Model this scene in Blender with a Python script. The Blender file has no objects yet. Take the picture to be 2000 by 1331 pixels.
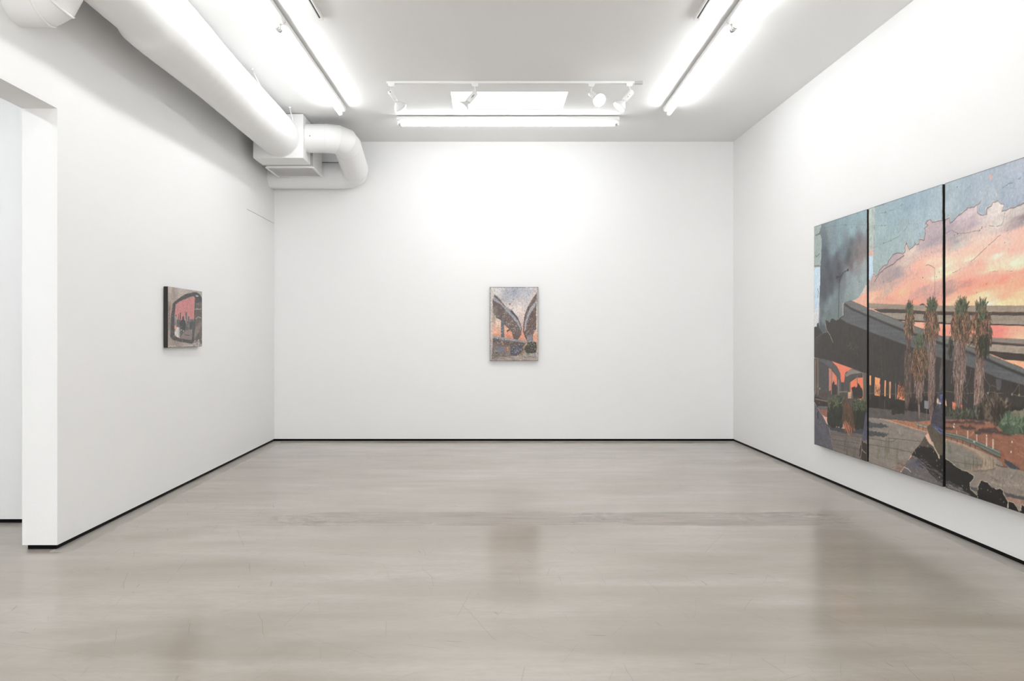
import bpy, bmesh, math, random
import numpy as np
from mathutils import Vector, Matrix
PI = math.pi
random.seed(7)
SC = bpy.context.scene
COL = SC.collection

# ---------------------------------------------------------------- camera, world, exposure
FOC = 1615.0            # focal length in pixels of the 2000 px wide frame
cam = bpy.data.cameras.new('camera')
cam.sensor_width = 36.0
cam.lens = 36.0 * FOC / 2000.0
cam.shift_x = 50.0 / 2000.0
cam.shift_y = -10.5 / 2000.0
cam.clip_start = 0.05
cam.clip_end = 100
camo = bpy.data.objects.new('camera', cam)
camo.location = (0, 0, 1.305)
camo.rotation_euler = (PI / 2, 0, 0)
COL.objects.link(camo)
SC.camera = camo

world = bpy.data.worlds.new('world')
SC.world = world
world.use_nodes = True
world.node_tree.nodes['Background'].inputs[0].default_value = (0.75, 0.86, 1.0, 1)
world.node_tree.nodes['Background'].inputs[1].default_value = 1.0

SC.view_settings.view_transform = 'Standard'
SC.view_settings.look = 'None'
SC.view_settings.gamma = 1.0
SC.view_settings.use_curve_mapping = False
SC.view_settings.exposure = 0.37

TUBE_W = 22.0           # radiance of the fluorescent tubes
COOL_W = 74.0           # radiance of the tubes added in the side room
SKY_W = 6.0             # frosted skylight pane
SPOT_W = 12.0

# ---------------------------------------------------------------- helpers
def tag(o, label=None, cat=None, group=None, kind=None):
    if label: o['label'] = label
    if cat: o['category'] = cat
    if group: o['group'] = group
    if kind: o['kind'] = kind
    return o

def empty(name, loc=(0, 0, 0), rz=0):
    o = bpy.data.objects.new(name, None)
    o.empty_display_size = 0.1
    o.location = loc
    o.rotation_euler = (0, 0, rz)
    COL.objects.link(o)
    return o

def obj(name, bm, mat, parent=None, smooth=False, loc=None):
    me = bpy.data.meshes.new(name)
    bmesh.ops.recalc_face_normals(bm, faces=bm.faces)
    bm.to_mesh(me)
    bm.free()
    me.materials.append(mat)
    if smooth:
        me.polygons.foreach_set('use_smooth', [True] * len(me.polygons))
    o = bpy.data.objects.new(name, me)
    COL.objects.link(o)
    if parent: o.parent = parent
    if loc: o.location = loc
    return o

def bx(bm, x0, x1, y0, y1, z0, z1, bev=0.0):
    r = bmesh.ops.create_cube(bm, size=1)
    vs = r['verts']
    for v in vs:
        v.co = Vector((x0 + (v.co.x + .5) * (x1 - x0), y0 + (v.co.y + .5) * (y1 - y0), z0 + (v.co.z + .5) * (z1 - z0)))
    if bev > 0:
        es = list({e for v in vs for e in v.link_edges})
        bmesh.ops.bevel(bm, geom=es, offset=bev, segments=2, affect='EDGES', profile=.6)
    return vs

def frame_of(d):
    d = Vector(d).normalized()
    a = Vector((0, 0, 1)) if abs(d.z) < .9 else Vector((1, 0, 0))
    n = d.cross(a).normalized()
    return d, n, d.cross(n).normalized()

def lathe(bm, p, d, prof, seg=24, cap0=True, cap1=True):
    """profile [(distance along d, radius)] turned round the axis p + t d"""
    p = Vector(p)
    d, n, b = frame_of(d)
    rings = []
    for t, r in prof:
        c = p + d * t
        rings.append([bm.verts.new(c + (n * math.cos(2 * PI * k / seg) + b * math.sin(2 * PI * k / seg)) * r) for k in range(seg)])
    for a, c in zip(rings, rings[1:]):
        for k in range(seg):
            bm.faces.new((a[k], a[(k + 1) % seg], c[(k + 1) % seg], c[k]))
    if cap0: bm.faces.new(rings[0])
    if cap1: bm.faces.new(rings[-1])

def bar(bm, a, b, r, seg=10):
    a = Vector(a); b = Vector(b)
    lathe(bm, a, b - a, [(0, r), ((b - a).length, r)], seg)

def mitred(bm, pts, r, seg=48, sub=6, n0=None, n1=None, cap=False):
    """sheet-metal gored pipe: every straight piece keeps vertices of its own so joints read crisp"""
    P = [Vector(p) for p in pts]
    D = [(b - a).normalized() for a, b in zip(P, P[1:])]
    N = [Vector(n0) if n0 else D[0]] + [(D[i] + D[i + 1]).normalized() for i in range(len(D) - 1)] + [Vector(n1) if n1 else D[-1]]
    d, n, b = frame_of(D[0])
    for i, d in enumerate(D):
        if i:
            q = D[i - 1].rotation_difference(d)
            n = q @ n; b = q @ b
        rings = []
        for j in range(sub + 1):
            t = j / sub
            ring = []
            for k in range(seg):
                off = (n * math.cos(2 * PI * k / seg) + b * math.sin(2 * PI * k / seg)) * r
                s0 = P[i] + off; s0 = s0 - d * ((s0 - P[i]).dot(N[i]) / d.dot(N[i]))
                s1 = P[i + 1] + off; s1 = s1 - d * ((s1 - P[i + 1]).dot(N[i + 1]) / d.dot(N[i + 1]))
                ring.append(bm.verts.new(s0.lerp(s1, t)))
            rings.append(ring)
        for A, B in zip(rings, rings[1:]):
            for k in range(seg):
                bm.faces.new((A[k], A[(k + 1) % seg], B[(k + 1) % seg], B[k]))

# ---------------------------------------------------------------- materials
def new_mat(name):
    m = bpy.data.materials.new(name)
    m.use_nodes = True
    return m, m.node_tree.nodes, m.node_tree.links

def pmat(name, col, rough=.5, metal=0.0, spec=.5, emit=0.0, ecol=None, bump=0.0, bscale=40.0, var=0.0, vscale=2.0):
    m, N, L = new_mat(name)
    b = N['Principled BSDF']
    b.inputs['Base Color'].default_value = (*col, 1)
    b.inputs['Roughness'].default_value = rough
    b.inputs['Metallic'].default_value = metal
    b.inputs['Specular IOR Level'].default_value = spec
    if emit:
        b.inputs['Emission Color'].default_value = (*(ecol or col), 1)
        b.inputs['Emission Strength'].default_value = emit
    tc = N.new('ShaderNodeTexCoord')
    if bump:
        n = N.new('ShaderNodeTexNoise'); n.inputs['Scale'].default_value = bscale; n.inputs['Detail'].default_value = 5
        L.new(tc.outputs['Object'], n.inputs['Vector'])
        bp = N.new('ShaderNodeBump'); bp.inputs['Strength'].default_value = bump; bp.inputs['Distance'].default_value = .01
        L.new(n.outputs['Fac'], bp.inputs['Height']); L.new(bp.outputs['Normal'], b.inputs['Normal'])
    if var:
        n = N.new('ShaderNodeTexNoise'); n.inputs['Scale'].default_value = vscale; n.inputs['Detail'].default_value = 4
        L.new(tc.outputs['Object'], n.inputs['Vector'])
        r = N.new('ShaderNodeMapRange'); r.inputs['To Min'].default_value = 1 - var; r.inputs['To Max'].default_value = 1 + var
        L.new(n.outputs['Fac'], r.inputs['Value'])
        v = N.new('ShaderNodeVectorMath'); v.operation = 'SCALE'; v.inputs[0].default_value = col
        L.new(r.outputs['Result'], v.inputs['Scale']); L.new(v.outputs['Vector'], b.inputs['Base Color'])
    return m

M_WALL = pmat('matt white wall paint', (.885, .882, .876), .75, spec=.2, bump=.06, bscale=60, var=.012, vscale=1.1)
M_CEIL = pmat('matt white ceiling paint', (.88, .877, .872), .85, spec=.15, bump=.04, bscale=30)
M_BASE = pmat('black reveal', (.004, .004, .005), .6, spec=.12)
M_DUCT = pmat('white painted sheet metal', (.86, .857, .85), .5, spec=.35, bump=.05, bscale=12)
M_SEAM = pmat('grey seam sealant', (.42, .41, .40), .7)
M_DARK = pmat('dark rivet', (.06, .055, .05), .5)
M_METAL = pmat('white enamel', (.80, .80, .79), .35)
M_GLASS = pmat('frosted lamp glass', (.66, .66, .66), .35)
M_GREY = pmat('grey plastic', (.45, .45, .44), .5)
M_BLACK = pmat('black print', (.02, .02, .02), .5)
M_TUBE = pmat('lit fluorescent tube', (1, 1, 1), .4, emit=TUBE_W, ecol=(.97, .99, 1.0))
M_TUBEC = pmat('added side room tube', (1, 1, 1), .4, emit=COOL_W, ecol=(.92, .965, 1.0))
M_SKY = pmat('sunlit frosted pane', (.9, .9, .9), .5, emit=SKY_W, ecol=(.97, .985, 1.0))
M_FILL = pmat('glowing fill pane', (.9, .9, .9), .5, emit=4.1, ecol=(.96, .98, 1.0))  # glow of the fill window added behind the viewer
M_BULB = pmat('lit spotlight lens', (1, 1, 1), .3, emit=SPOT_W, ecol=(1.0, .985, .96))
M_EDGE = pmat('black painted panel edge', (.012, .010, .010), .45)
M_GRILLE = pmat('dusty grille enamel', (.80, .785, .775), .6)

def paint_mat():
    m, N, L = new_mat('weathered painted surface')
    b = N['Principled BSDF']
    a = N.new('ShaderNodeAttribute'); a.attribute_name = 'paint'
    L.new(a.outputs['Color'], b.inputs['Base Color'])
    b.inputs['Roughness'].default_value = .5
    b.inputs['Specular IOR Level'].default_value = .35
    tc = N.new('ShaderNodeTexCoord')
    n = N.new('ShaderNodeTexNoise'); n.inputs['Scale'].default_value = 90; n.inputs['Detail'].default_value = 6
    L.new(tc.outputs['Object'], n.inputs['Vector'])
    bp = N.new('ShaderNodeBump'); bp.inputs['Strength'].default_value = .15; bp.inputs['Distance'].default_value = .004
    L.new(n.outputs['Fac'], bp.inputs['Height']); L.new(bp.outputs['Normal'], b.inputs['Normal'])
    return m
M_PAINT = paint_mat()

def floor_mat():
    m, N, L = new_mat('polished concrete')
    b = N['Principled BSDF']
    tc = N.new('ShaderNodeTexCoord')
    sep = N.new('ShaderNodeSeparateXYZ'); L.new(tc.outputs['Object'], sep.inputs[0])
    def noise(scale, sx=1, sy=1, rot=0, detail=5, rough=.55, dist=0, off=0):
        mp = N.new('ShaderNodeMapping'); mp.inputs['Scale'].default_value = (sx, sy, 1)
        mp.inputs['Rotation'].default_value = (0, 0, rot); mp.inputs['Location'].default_value = (off, off * .7, 0)
        mp.vector_type = 'POINT'
        if rot:
            m0 = N.new('ShaderNodeMapping'); m0.inputs['Rotation'].default_value = (0, 0, rot)
            L.new(tc.outputs['Object'], m0.inputs['Vector']); L.new(m0.outputs[0], mp.inputs['Vector'])
            mp.inputs['Rotation'].default_value = (0, 0, 0)
        else:
            L.new(tc.outputs['Object'], mp.inputs['Vector'])
        n = N.new('ShaderNodeTexNoise'); n.inputs['Scale'].default_value = scale; n.inputs['Detail'].default_value = detail
        n.inputs['Roughness'].default_value = rough; n.inputs['Distortion'].default_value = dist
        L.new(mp.outputs[0], n.inputs['Vector'])
        return n.outputs['Fac']
    def rng(v, a, c, lo, hi, smooth=True):
        r = N.new('ShaderNodeMapRange'); r.interpolation_type = 'SMOOTHSTEP' if smooth else 'LINEAR'
        for k, q in zip(('From Min', 'From Max', 'To Min', 'To Max'), (a, c, lo, hi)): r.inputs[k].default_value = q
        L.new(v, r.inputs['Value']); return r.outputs['Result']
    def mth(op, a, c):
        n = N.new('ShaderNodeMath'); n.operation = op
        for i, q in enumerate((a, c)):
            if isinstance(q, (int, float)): n.inputs[i].default_value = q
            else: L.new(q, n.inputs[i])
        return n.outputs[0]
    def mix(f, a, c, mode='MIX'):
        n = N.new('ShaderNodeMix'); n.data_type = 'RGBA'; n.blend_type = mode
        if isinstance(f, (int, float)): n.inputs[0].default_value = f
        else: L.new(f, n.inputs[0])
        for i, q in ((6, a), (7, c)):
            if isinstance(q, tuple): n.inputs[i].default_value = (*q, 1)
            else: L.new(q, n.inputs[i])
        return n.outputs[2]
    X, Y = sep.outputs['X'], sep.outputs['Y']
    c = mix(rng(noise(.9, .5, 1.1, detail=2, rough=.45, dist=.3), .30, .68, 0, 1), (.375, .330, .280), (.465, .422, .372))
    c = mix(rng(noise(1.2, .4, 1.2, detail=2, rough=.5, dist=.3, off=3), .48, .78, 0, .7), c, (.305, .262, .212))
    c = mix(rng(noise(1.0, .4, 1.6, detail=2, rough=.5, dist=.5, off=9), .50, .76, 0, .6), c, (.52, .48, .432))
    c = mix(rng(noise(.7, 1, 1.2, detail=3, off=17), .55, .75, 0, .35), c, (.36, .295, .24))
    c = mix(rng(noise(3, .4, 2.0, detail=5, rough=.6, dist=.3, off=27), .3, .72, 0, .34), c, (.30, .26, .215))
    # the refilled trench across the room
    wob = rng(noise(3, .5, 1, off=5), 0, 1, -.05, .05)
    yy = mth('ADD', Y, wob)
    band = mth('MULTIPLY', rng(yy, 5.64, 5.68, 0, 1), rng(yy, 6.07, 6.12, 1, 0))
    xx = mth('ADD', X, rng(noise(4, 1, 6, off=8), 0, 1, -.5, .5))
    band = mth('MULTIPLY', band, mth('MULTIPLY', rng(xx, -1.75, -1.0, 0, 1), rng(xx, 2.2, 2.7, 1, 0)))
    tr = mix(rng(noise(4, .5, 8, detail=7, rough=.75), .38, .62, 0, 1), (.17, .138, .115), (.43, .38, .33))
    c = mix(mth('MULTIPLY', band, rng(noise(2, .5, 1, off=2), .3, .7, .45, .9)), c, tr)
    edge = mth('MAXIMUM', mth('MULTIPLY', band, 0), mth('MULTIPLY', rng(yy, 6.085, 6.1, 0, 1), rng(yy, 6.1, 6.115, 1, 0)))
    c = mix(mth('MULTIPLY', edge, .25), c, (.16, .13, .11))
    # unpolished margin along the walls
    mar = mth('MAXIMUM', rng(X, 2.93, 2.97, 0, 1), rng(Y, 10.08, 10.12, 0, 1))
    lm = mth('MULTIPLY', mth('MULTIPLY', rng(X, -2.52, -2.49, 1, 0), rng(X, -2.64, -2.62, 0, 1)), rng(Y, 4.95, 5.0, 0, 1))
    mar = mth('MAXIMUM', mar, lm)
    c = mix(mth('MULTIPLY', mar, .5), c, (.33, .32, .30))
    # fine mottling, scuffs and scratches
    c = mix(rng(noise(28, .5, 1.4, detail=8, rough=.7), .3, .75, .0, .25), c, (.30, .26, .22))
    def sine_line(rot, spacing, off, width, am, gs=2.2, gth=.60):
        nonlocal c
        u = mth('ADD', mth('MULTIPLY', X, math.cos(rot)), mth('MULTIPLY', Y, math.sin(rot)))
        u = mth('ADD', u, mth('MULTIPLY', noise(1.1, off=off), .12))
        v = mth('SINE', mth('MULTIPLY', u, 2 * math.pi / spacing), 0)
        k = math.cos(math.pi * width / spacing)
        l = rng(v, k, min(1, k + (1 - k) * .7), 0, 1, False)
        g = rng(noise(gs, off=off * 3.1 + 2, detail=1), gth, gth + .05, 0, 1)
        c = mix(mth('MULTIPLY', mth('MULTIPLY', l, g), am), c, (.17, .14, .12))
    for q in ((.35, .31, 3, .0032, .38), (-.5, .43, 11, .003, .35), (.12, .23, 23, .003, .32), (1.25, .52, 31, .003, .38), (-.15, .37, 37, .003, .34), (.9, .29, 41, .003, .3), (-1.0, .41, 47, .003, .36), (.2, .19, 53, .0025, .25, 3.4), (-.35, .21, 59, .0025, .25, 3.1)):
        sine_line(*q)
    sine_line(.25, .17, 61, .010, .30, 5.0, .68); sine_line(1.45, .13, 67, .008, .5, 4.0, .69)
    for sx_, sy_, rx_, ry_, am in ((-1.33, 3.43, .50, .16, .55), (-2.05, 5.45, .30, .22, .35), (-.55, 4.3, .6, .2, .3), (.95, 3.7, .7, .35, .35), (1.3, 7.3, .7, .3, .2), (-1.2, 7.6, .9, .35, .3), (2.3, 4.6, .5, .6, .3), (-.3, 6.6, .8, .25, .22)):
        dx = mth('DIVIDE', mth('SUBTRACT', mth('ADD', X, rng(noise(1.6, off=sx_ * 9), 0, 1, -.5, .5)), sx_), rx_)
        dy = mth('DIVIDE', mth('SUBTRACT', mth('ADD', Y, rng(noise(1.9, off=sy_ * 7), 0, 1, -.3, .3)), sy_), ry_)
        dd = mth('ADD', mth('MULTIPLY', dx, dx), mth('MULTIPLY', dy, dy))
        c = mix(rng(dd, 0, 1.6, am, 0), c, (.29, .255, .21))
    sp = noise(45, 1, 1.5, detail=2, off=51)
    c = mix(rng(sp, .76, .80, 0, .5), c, (.12, .09, .07))
    L.new(c, b.inputs['Base Color'])
    r = rng(noise(2.5, .5, 1.5, off=7, detail=3), .3, .7, .13, .24)
    r = mth('ADD', r, mth('MULTIPLY', band, .12))
    L.new(mth('ADD', r, mth('MULTIPLY', mar, .3)), b.inputs['Roughness'])
    b.inputs['Specular IOR Level'].default_value = .5
    bp = N.new('ShaderNodeBump'); bp.inputs['Strength'].default_value = .05; bp.inputs['Distance'].default_value = .01
    L.new(noise(9, .5, 1.5, detail=6), bp.inputs['Height']); L.new(bp.outputs['Normal'], b.inputs['Normal'])
    return m
M_FLOOR = floor_mat()

# ---------------------------------------------------------------- room shell
XL, XR, YB, YN, H = -2.61, 3.039, 10.18, -3.0, 3.688
TH = .214                     # left partition thickness
YJ = 5.03                     # far jamb of the opening into the side room
GAP = .027                    # shadow reveal under every wall

def struct(name, bm, mat):
    return tag(obj(name, bm, mat), kind='structure')

bm = bmesh.new(); bx(bm, -7.2, XR + .2, YN - .2, YB + .2, -.15, 0); struct('floor', bm, M_FLOOR)
# ceiling with the skylight opening
SX0, SX1, SY0, SY1 = -.352, .803, 8.10, 8.69
bm = bmesh.new()
bx(bm, -7.2, SX0, YN - .2, YB + .2, H, H + .15); bx(bm, SX1, XR + .2, YN - .2, YB + .2, H, H + .15)
bx(bm, SX0, SX1, YN - .2, SY0, H, H + .15); bx(bm, SX0, SX1, SY1, YB + .2, H, H + .15)
struct('ceiling', bm, M_CEIL)
win = tag(empty('window_1', ((SX0 + SX1) / 2, (SY0 + SY1) / 2, H)), kind='structure')
bm = bmesh.new(); bx(bm, -(SX1 - SX0) / 2 + .002, (SX1 - SX0) / 2 - .002, -(SY1 - SY0) / 2 + .002, (SY1 - SY0) / 2 - .002, .012, .02)
obj('pane', bm, M_SKY, win)
bm = bmesh.new()
a, c = (SX1 - SX0) / 2, (SY1 - SY0) / 2
for q in ((-a, a, -c, -c + .004), (-a, a, c - .004, c), (-a, -a + .004, -c, c), (a - .004, a, -c, c)):
    bx(bm, *q, .001, .012)
obj('frame', bm, M_METAL, win)

bm = bmesh.new(); bx(bm, XL - TH, XR + .2, YB, YB + .2, GAP, H); struct('wall_back', bm, M_WALL)
bm = bmesh.new(); bx(bm, XR, XR + .2, YN, YB, GAP, H); struct('wall_right', bm, M_WALL)
DY0, DZ1 = 9.01, 2.683
bm = bmesh.new()
bx(bm, XL - TH, XL, YJ, DY0, GAP, H)
bx(bm, XL - TH, XL, DY0, YB, DZ1, H)
bx(bm, XL - TH, XL - .05, DY0, YB, GAP, DZ1)
bx(bm, XL - TH, XL, 1.0, YJ, 2.685, H)
bx(bm, XL - TH, XL, YN, 1.0, GAP, H)
struct('wall_left', bm, M_WALL)
bm = bmesh.new(); bx(bm, XL - .046, XL - .001, DY0 + .0035, YB - .004, GAP, DZ1 - .005, .001); d = struct('door_1', bm, M_WALL)
bm = bmesh.new(); bx(bm, -7.2, XR + .2, YN - .2, YN, 0, H); struct('wall_front', bm, M_WALL)
# unseen glowing window added behind the viewer as fill light
w2 = tag(empty('added_window', (.2, YN, 1.85)), kind='structure')
bm = bmesh.new(); bx(bm, -2.6, 2.6, .004, .012, -1.5, 1.5); obj('pane', bm, M_FILL, w2)
for q in ((-2.66, 2.66, -1.56, -1.5), (-2.66, 2.66, 1.5, 1.56), (-2.66, -2.6, -1.5, 1.5), (2.6, 2.66, -1.5, 1.5), (-.9, -.86, -1.5, 1.5), (.86, .9, -1.5, 1.5)):
    bm = bmesh.new(); bx(bm, q[0], q[1], 0, .03, q[2], q[3]); obj('frame', bm, M_METAL, w2)
bm = bmesh.new(); bx(bm, -7.0, XL - TH, 5.74, 5.94, GAP, H); struct('wall_side_room', bm, M_WALL)
bm = bmesh.new(); bx(bm, -7.2, -7.0, YN, 5.94, 0, H); struct('wall_far_left', bm, M_WALL)
I = .012
for nm, q in (('baseboard_back', (XL - TH, XR + .05, YB + I, YB + .1)),
              ('baseboard_right', (XR + I, XR + .1, YN, YB + I)),
              ('baseboard_left', (XL - TH + .028, XL - I, YJ + I, YB + I)),
              ('baseboard_near_left', (XL - TH + .028, XL - I, YN, 1.0 - I)),
              ('baseboard_side_room', (-7.0, XL - TH, 5.74 + I, 5.84))):
    bm = bmesh.new(); bx(bm, *q, 0, GAP + .002); struct(nm, bm, M_BASE)

# ---------------------------------------------------------------- ventilation duct
duct = empty('air_duct', (-2.217, 8.0, 3.217))
tag(duct, 'white round air duct under the ceiling along the left wall, ending in boxes and elbow', 'air duct')
DO = Vector(duct.location)
def dpart(name, bm, mat, smooth=False, parent=None, kind=None):
    for v in bm.verts: v.co -= DO
    o = obj(name, bm, mat, parent or duct, smooth)
    if kind: o['kind'] = kind
    return o
# main pipe in fabric-wrapped insulation: slight sags, one thicker lagging joint
bm = bmesh.new()
CX, CZ, R0, SEG = -2.222, 3.437, .218, 72
ys = [8.868 - i * .04 for i in range(0, 247)]
rings = []
for y in ys:
    ring = []
    bulge = .022 * math.exp(-((y - 5.47) / .9) ** 2) if y > 5.47 else .022 * math.exp(-((y - 5.47) / .07) ** 2)
    for k in range(SEG):
        t = 2 * PI * k / SEG
        wr = 0
        for ph, fy, ft, am in ((1.0, 9, 3, .0006), (2.2, 23, 5, .0004), (.4, 3.1, 2, .0012), (3.0, 41, 7, .0004)):
            wr += am * math.sin(fy * y + ph + ft * t)
        if y > 8.7: wr *= max(0, (8.868 - y) / .168)
        r = R0 + wr + bulge
        # wrinkles crossing the underside
        w = max(0, math.cos(t - (-1.1))) ** 2
        r += .0035 * w * max(0, math.sin(y * 34 + 2.0 * t)) ** 8 * (1 if y < 7.0 else 0)
        ring.append(bm.verts.new((CX + r * math.cos(t), y, CZ + r * math.sin(t))))
    rings.append(ring)
for A, B in zip(rings, rings[1:]):
    for k in range(SEG): bm.faces.new((A[k], A[(k + 1) % SEG], B[(k + 1) % SEG], B[k]))
dpart('main_pipe', bm, M_DUCT, True)
bm = bmesh.new()
lathe(bm, (CX, 8.852, CZ), (0, 1, 0), [(0, R0 + .001), (.004, R0 + .004), (.014, R0 + .004), (.018, R0 + .001)], 72)
dpart('collar', bm, M_DUCT, True)
def rivets(c, d, r, angs, size=.004):
    bm = bmesh.new()
    d, n, b = frame_of(d)
    for a in angs:
        rad = n * math.cos(a) + b * math.sin(a)
        p = Vector(c) + rad * r
        l = size * random.uniform(.6, 1.8)
        lathe(bm, p - rad * .003, rad, [(0, size * .7), (.004, size * .5)], 6)
    return bm
def arc(a0, a1, n): return [math.radians(a0 + (a1 - a0) * (i + random.uniform(-.3, .3)) / n) for i in range(n)]
dpart('rivets', rivets((CX, 8.862, CZ), (0, 1, 0), R0 + .004, arc(0, 360, 70), .0028), M_SEAM, kind='stuff')
# boxes
bm = bmesh.new(); bx(bm, -2.502, -1.966, 8.868, 9.238, 3.206, 3.680, .004); dpart('plenum_box', bm, M_DUCT)
bm = bmesh.new(); bx(bm, -2.46, -1.945, 9.246, 9.79, 3.190, 3.62, .003); rb = dpart('return_box', bm, M_DUCT)
def sub(name, bm, mat, parent, smooth=False):
    for v in bm.verts: v.co -= DO
    return obj(name, bm, mat, parent, smooth)
bm = bmesh.new()
gx0, gx1, gy0, gy1 = -2.475, -1.925, 9.25, 9.80
for q in ((gx0, gx1, gy0, gy0 + .022), (gx0, gx1, gy1 - .022, gy1), (gx0, gx0 + .03, gy0 + .022, gy1 - .022), (gx1 - .03, gx1, gy0 + .022, gy1 - .022)):
    bx(bm, *q, 3.176, 3.190, .002)
sub('grille_frame', bm, M_METAL, rb)
bm = bmesh.new()
n = 30
for i in range(n):
    y = gy0 + .03 + (gy1 - gy0 - .06) * i / (n - 1)
    vs = bx(bm, gx0 + .03, gx1 - .03, y - .0078, y + .0078, 3.1820, 3.1835)
    bmesh.ops.rotate(bm, cent=(0, y, 3.1828), matrix=Matrix.Rotation(math.radians(9), 3, 'X'), verts=vs)
g = sub('grille_slats', bm, M_GRILLE, rb); g['kind'] = 'stuff'
bm = bmesh.new()
bx(bm, -2.502, -1.940, 9.2375, 9.2465, 3.198, 3.66); dpart('flange', bm, M_SEAM)
for (x, y, z) in ((-1.925, 9.25, 3.60), (-1.925, 9.33, 3.595)):
    bm = bmesh.new(); bar(bm, (x, y, z - .03), (x, y, H), .006, 8); lathe(bm, (x, y, z - .01), (0, 0, 1), [(0, .014), (.012, .014)], 6)
    dpart('threaded_rod', bm, M_GREY)
# gored elbow pipe that leaves the plenum, drops and runs back along the end wall
def corner(P, A, B, t, n=3):
    P, A, B = Vector(P), Vector(A), Vector(B)
    s = P + (A - P).normalized() * t; e = P + (B - P).normalized() * t
    out = []
    for i in range(n + 1):
        u = i / n
        out.append((1 - u) ** 2 * s + 2 * u * (1 - u) * P + u ** 2 * e)
    return out
A = Vector((-1.966, 9.055, 3.46)); B = Vector((-1.552, 9.055, 3.46)); C = Vector((-1.562, 10.0, 3.233)); D = Vector((-2.62, 10.0, 3.233))
path = [A] + corner(B, A, C, .20, 3) + corner(C, B, D, .20, 3)
bm = bmesh.new(); mitred(bm, path, .155, 56, 3); dpart('elbow_pipe', bm, M_DUCT, True)
bm = bmesh.new(); mitred(bm, [path[-1], D], .1545, 56, 8); dpart('lower_pipe', bm, M_DUCT, True)
for i in range(1, len(path) - 1):
    d0, d1 = (path[i] - path[i - 1]).normalized(), (path[i + 1] - path[i]).normalized()
    if d0.angle(d1) < .05: continue
    nn = (d0 + d1).normalized()
    _, fn, fb = frame_of(d0)
    ring = []
    for k in range(56):
        off = (fn * math.cos(2 * PI * k / 56) + fb * math.sin(2 * PI * k / 56)) * .1552
        ring.append(path[i] + off - d0 * (off.dot(nn) / d0.dot(nn)))
    bm = bmesh.new(); q = []
    for k, p in enumerate(ring):
        rad = (p - path[i]).normalized()
        q.append([bm.verts.new(p + rad * h + nn * w) for h, w in ((0, -.004), (.0022, -.0025), (.0022, .0025), (0, .004))])
    for k in range(56):
        for m in range(3): bm.faces.new((q[k][m], q[k][m + 1], q[(k + 1) % 56][m + 1], q[(k + 1) % 56][m]))
    dpart('seam', bm, M_DUCT, True)
bm = bmesh.new(); bar(bm, (-2.05, YB - .008, 3.432), (-1.80, YB - .008, 3.430), .004, 8); dpart('shadow_line', bm, M_DARK, True)  # dark bar standing in for the shadow line above the lower pipe
def seam_ring(c, nrm, r, w=.004, h=.0025):
    bm = bmesh.new(); nrm = Vector(nrm).normalized()
    lathe(bm, Vector(c) - nrm * w, nrm, [(0, r), (w * .5, r + h), (w * 1.5, r + h), (w * 2, r)], 56, False, False)
    return bm
dpart('collar', seam_ring(A + Vector((.006, 0, 0)), (1, 0, 0), .155), M_DUCT, True)
dpart('rivets', rivets(A + Vector((.005, 0, 0)), (1, 0, 0), .157, arc(-85, 85, 34), .0030), M_DARK, kind='stuff')
bm = bmesh.new()
for p, nd in (((-1.90, 9.055 - .1555, 3.452), (0, -1, 0)), ):
    lathe(bm, p, nd, [(0, .006), (.003, .004)], 8)
dpart('screw', bm, M_DARK)
# tight elbow from the left wall up into the main pipe
YE = 4.6
E0, E1, E2, E3 = Vector((-2.62, YE, 3.229)), Vector((-2.473, YE, 3.229)), Vector((-2.459, YE, 3.241)), Vector((-2.45, YE, 3.262))
def ringpts(c, ang, r=.2, seg=56):
    nn = Vector((math.cos(ang), 0, math.sin(ang)))
    up = Vector((-math.sin(ang), 0, math.cos(ang))); sd = Vector((0, 1, 0))
    return [c + (up * math.cos(2 * PI * k / seg) + sd * math.sin(2 * PI * k / seg)) * r for k in range(seg)]
R = [ringpts(E0, 0), ringpts(E1, math.radians(11)), ringpts(E2, math.radians(41)), ringpts(E3, math.radians(78)), ringpts(Vector((-2.44, YE, 3.42)), PI / 2)]
bm = bmesh.new()
for P0, P1 in zip(R, R[1:]):
    a = [bm.verts.new(p) for p in P0]; c = [bm.verts.new(p) for p in P1]
    for k in range(56): bm.faces.new((a[k], a[(k + 1) % 56], c[(k + 1) % 56], c[k]))
dpart('branch_elbow', bm, M_DUCT, True)
for cc, an in ((E1, 11), (E2, 41)):
    dpart('seam', seam_ring(cc, (math.cos(math.radians(an)), 0, math.sin(math.radians(an))), .2, .008, .005), M_DUCT, True)
# hanger straps
for (x, y) in ((-2.095, 7.38), (-2.055, 8.63)):
    bm = bmesh.new()
    lathe(bm, (x + .002, y, H), (0, 0, -1), [(0, .014), (.006, .014), (.016, .008)], 12)
    bar(bm, (x + .002, y, H - .01), (CX + .205, y, CZ + .09), .006, 8)
    dpart('hanger_strap', bm, M_METAL, True)

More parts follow.
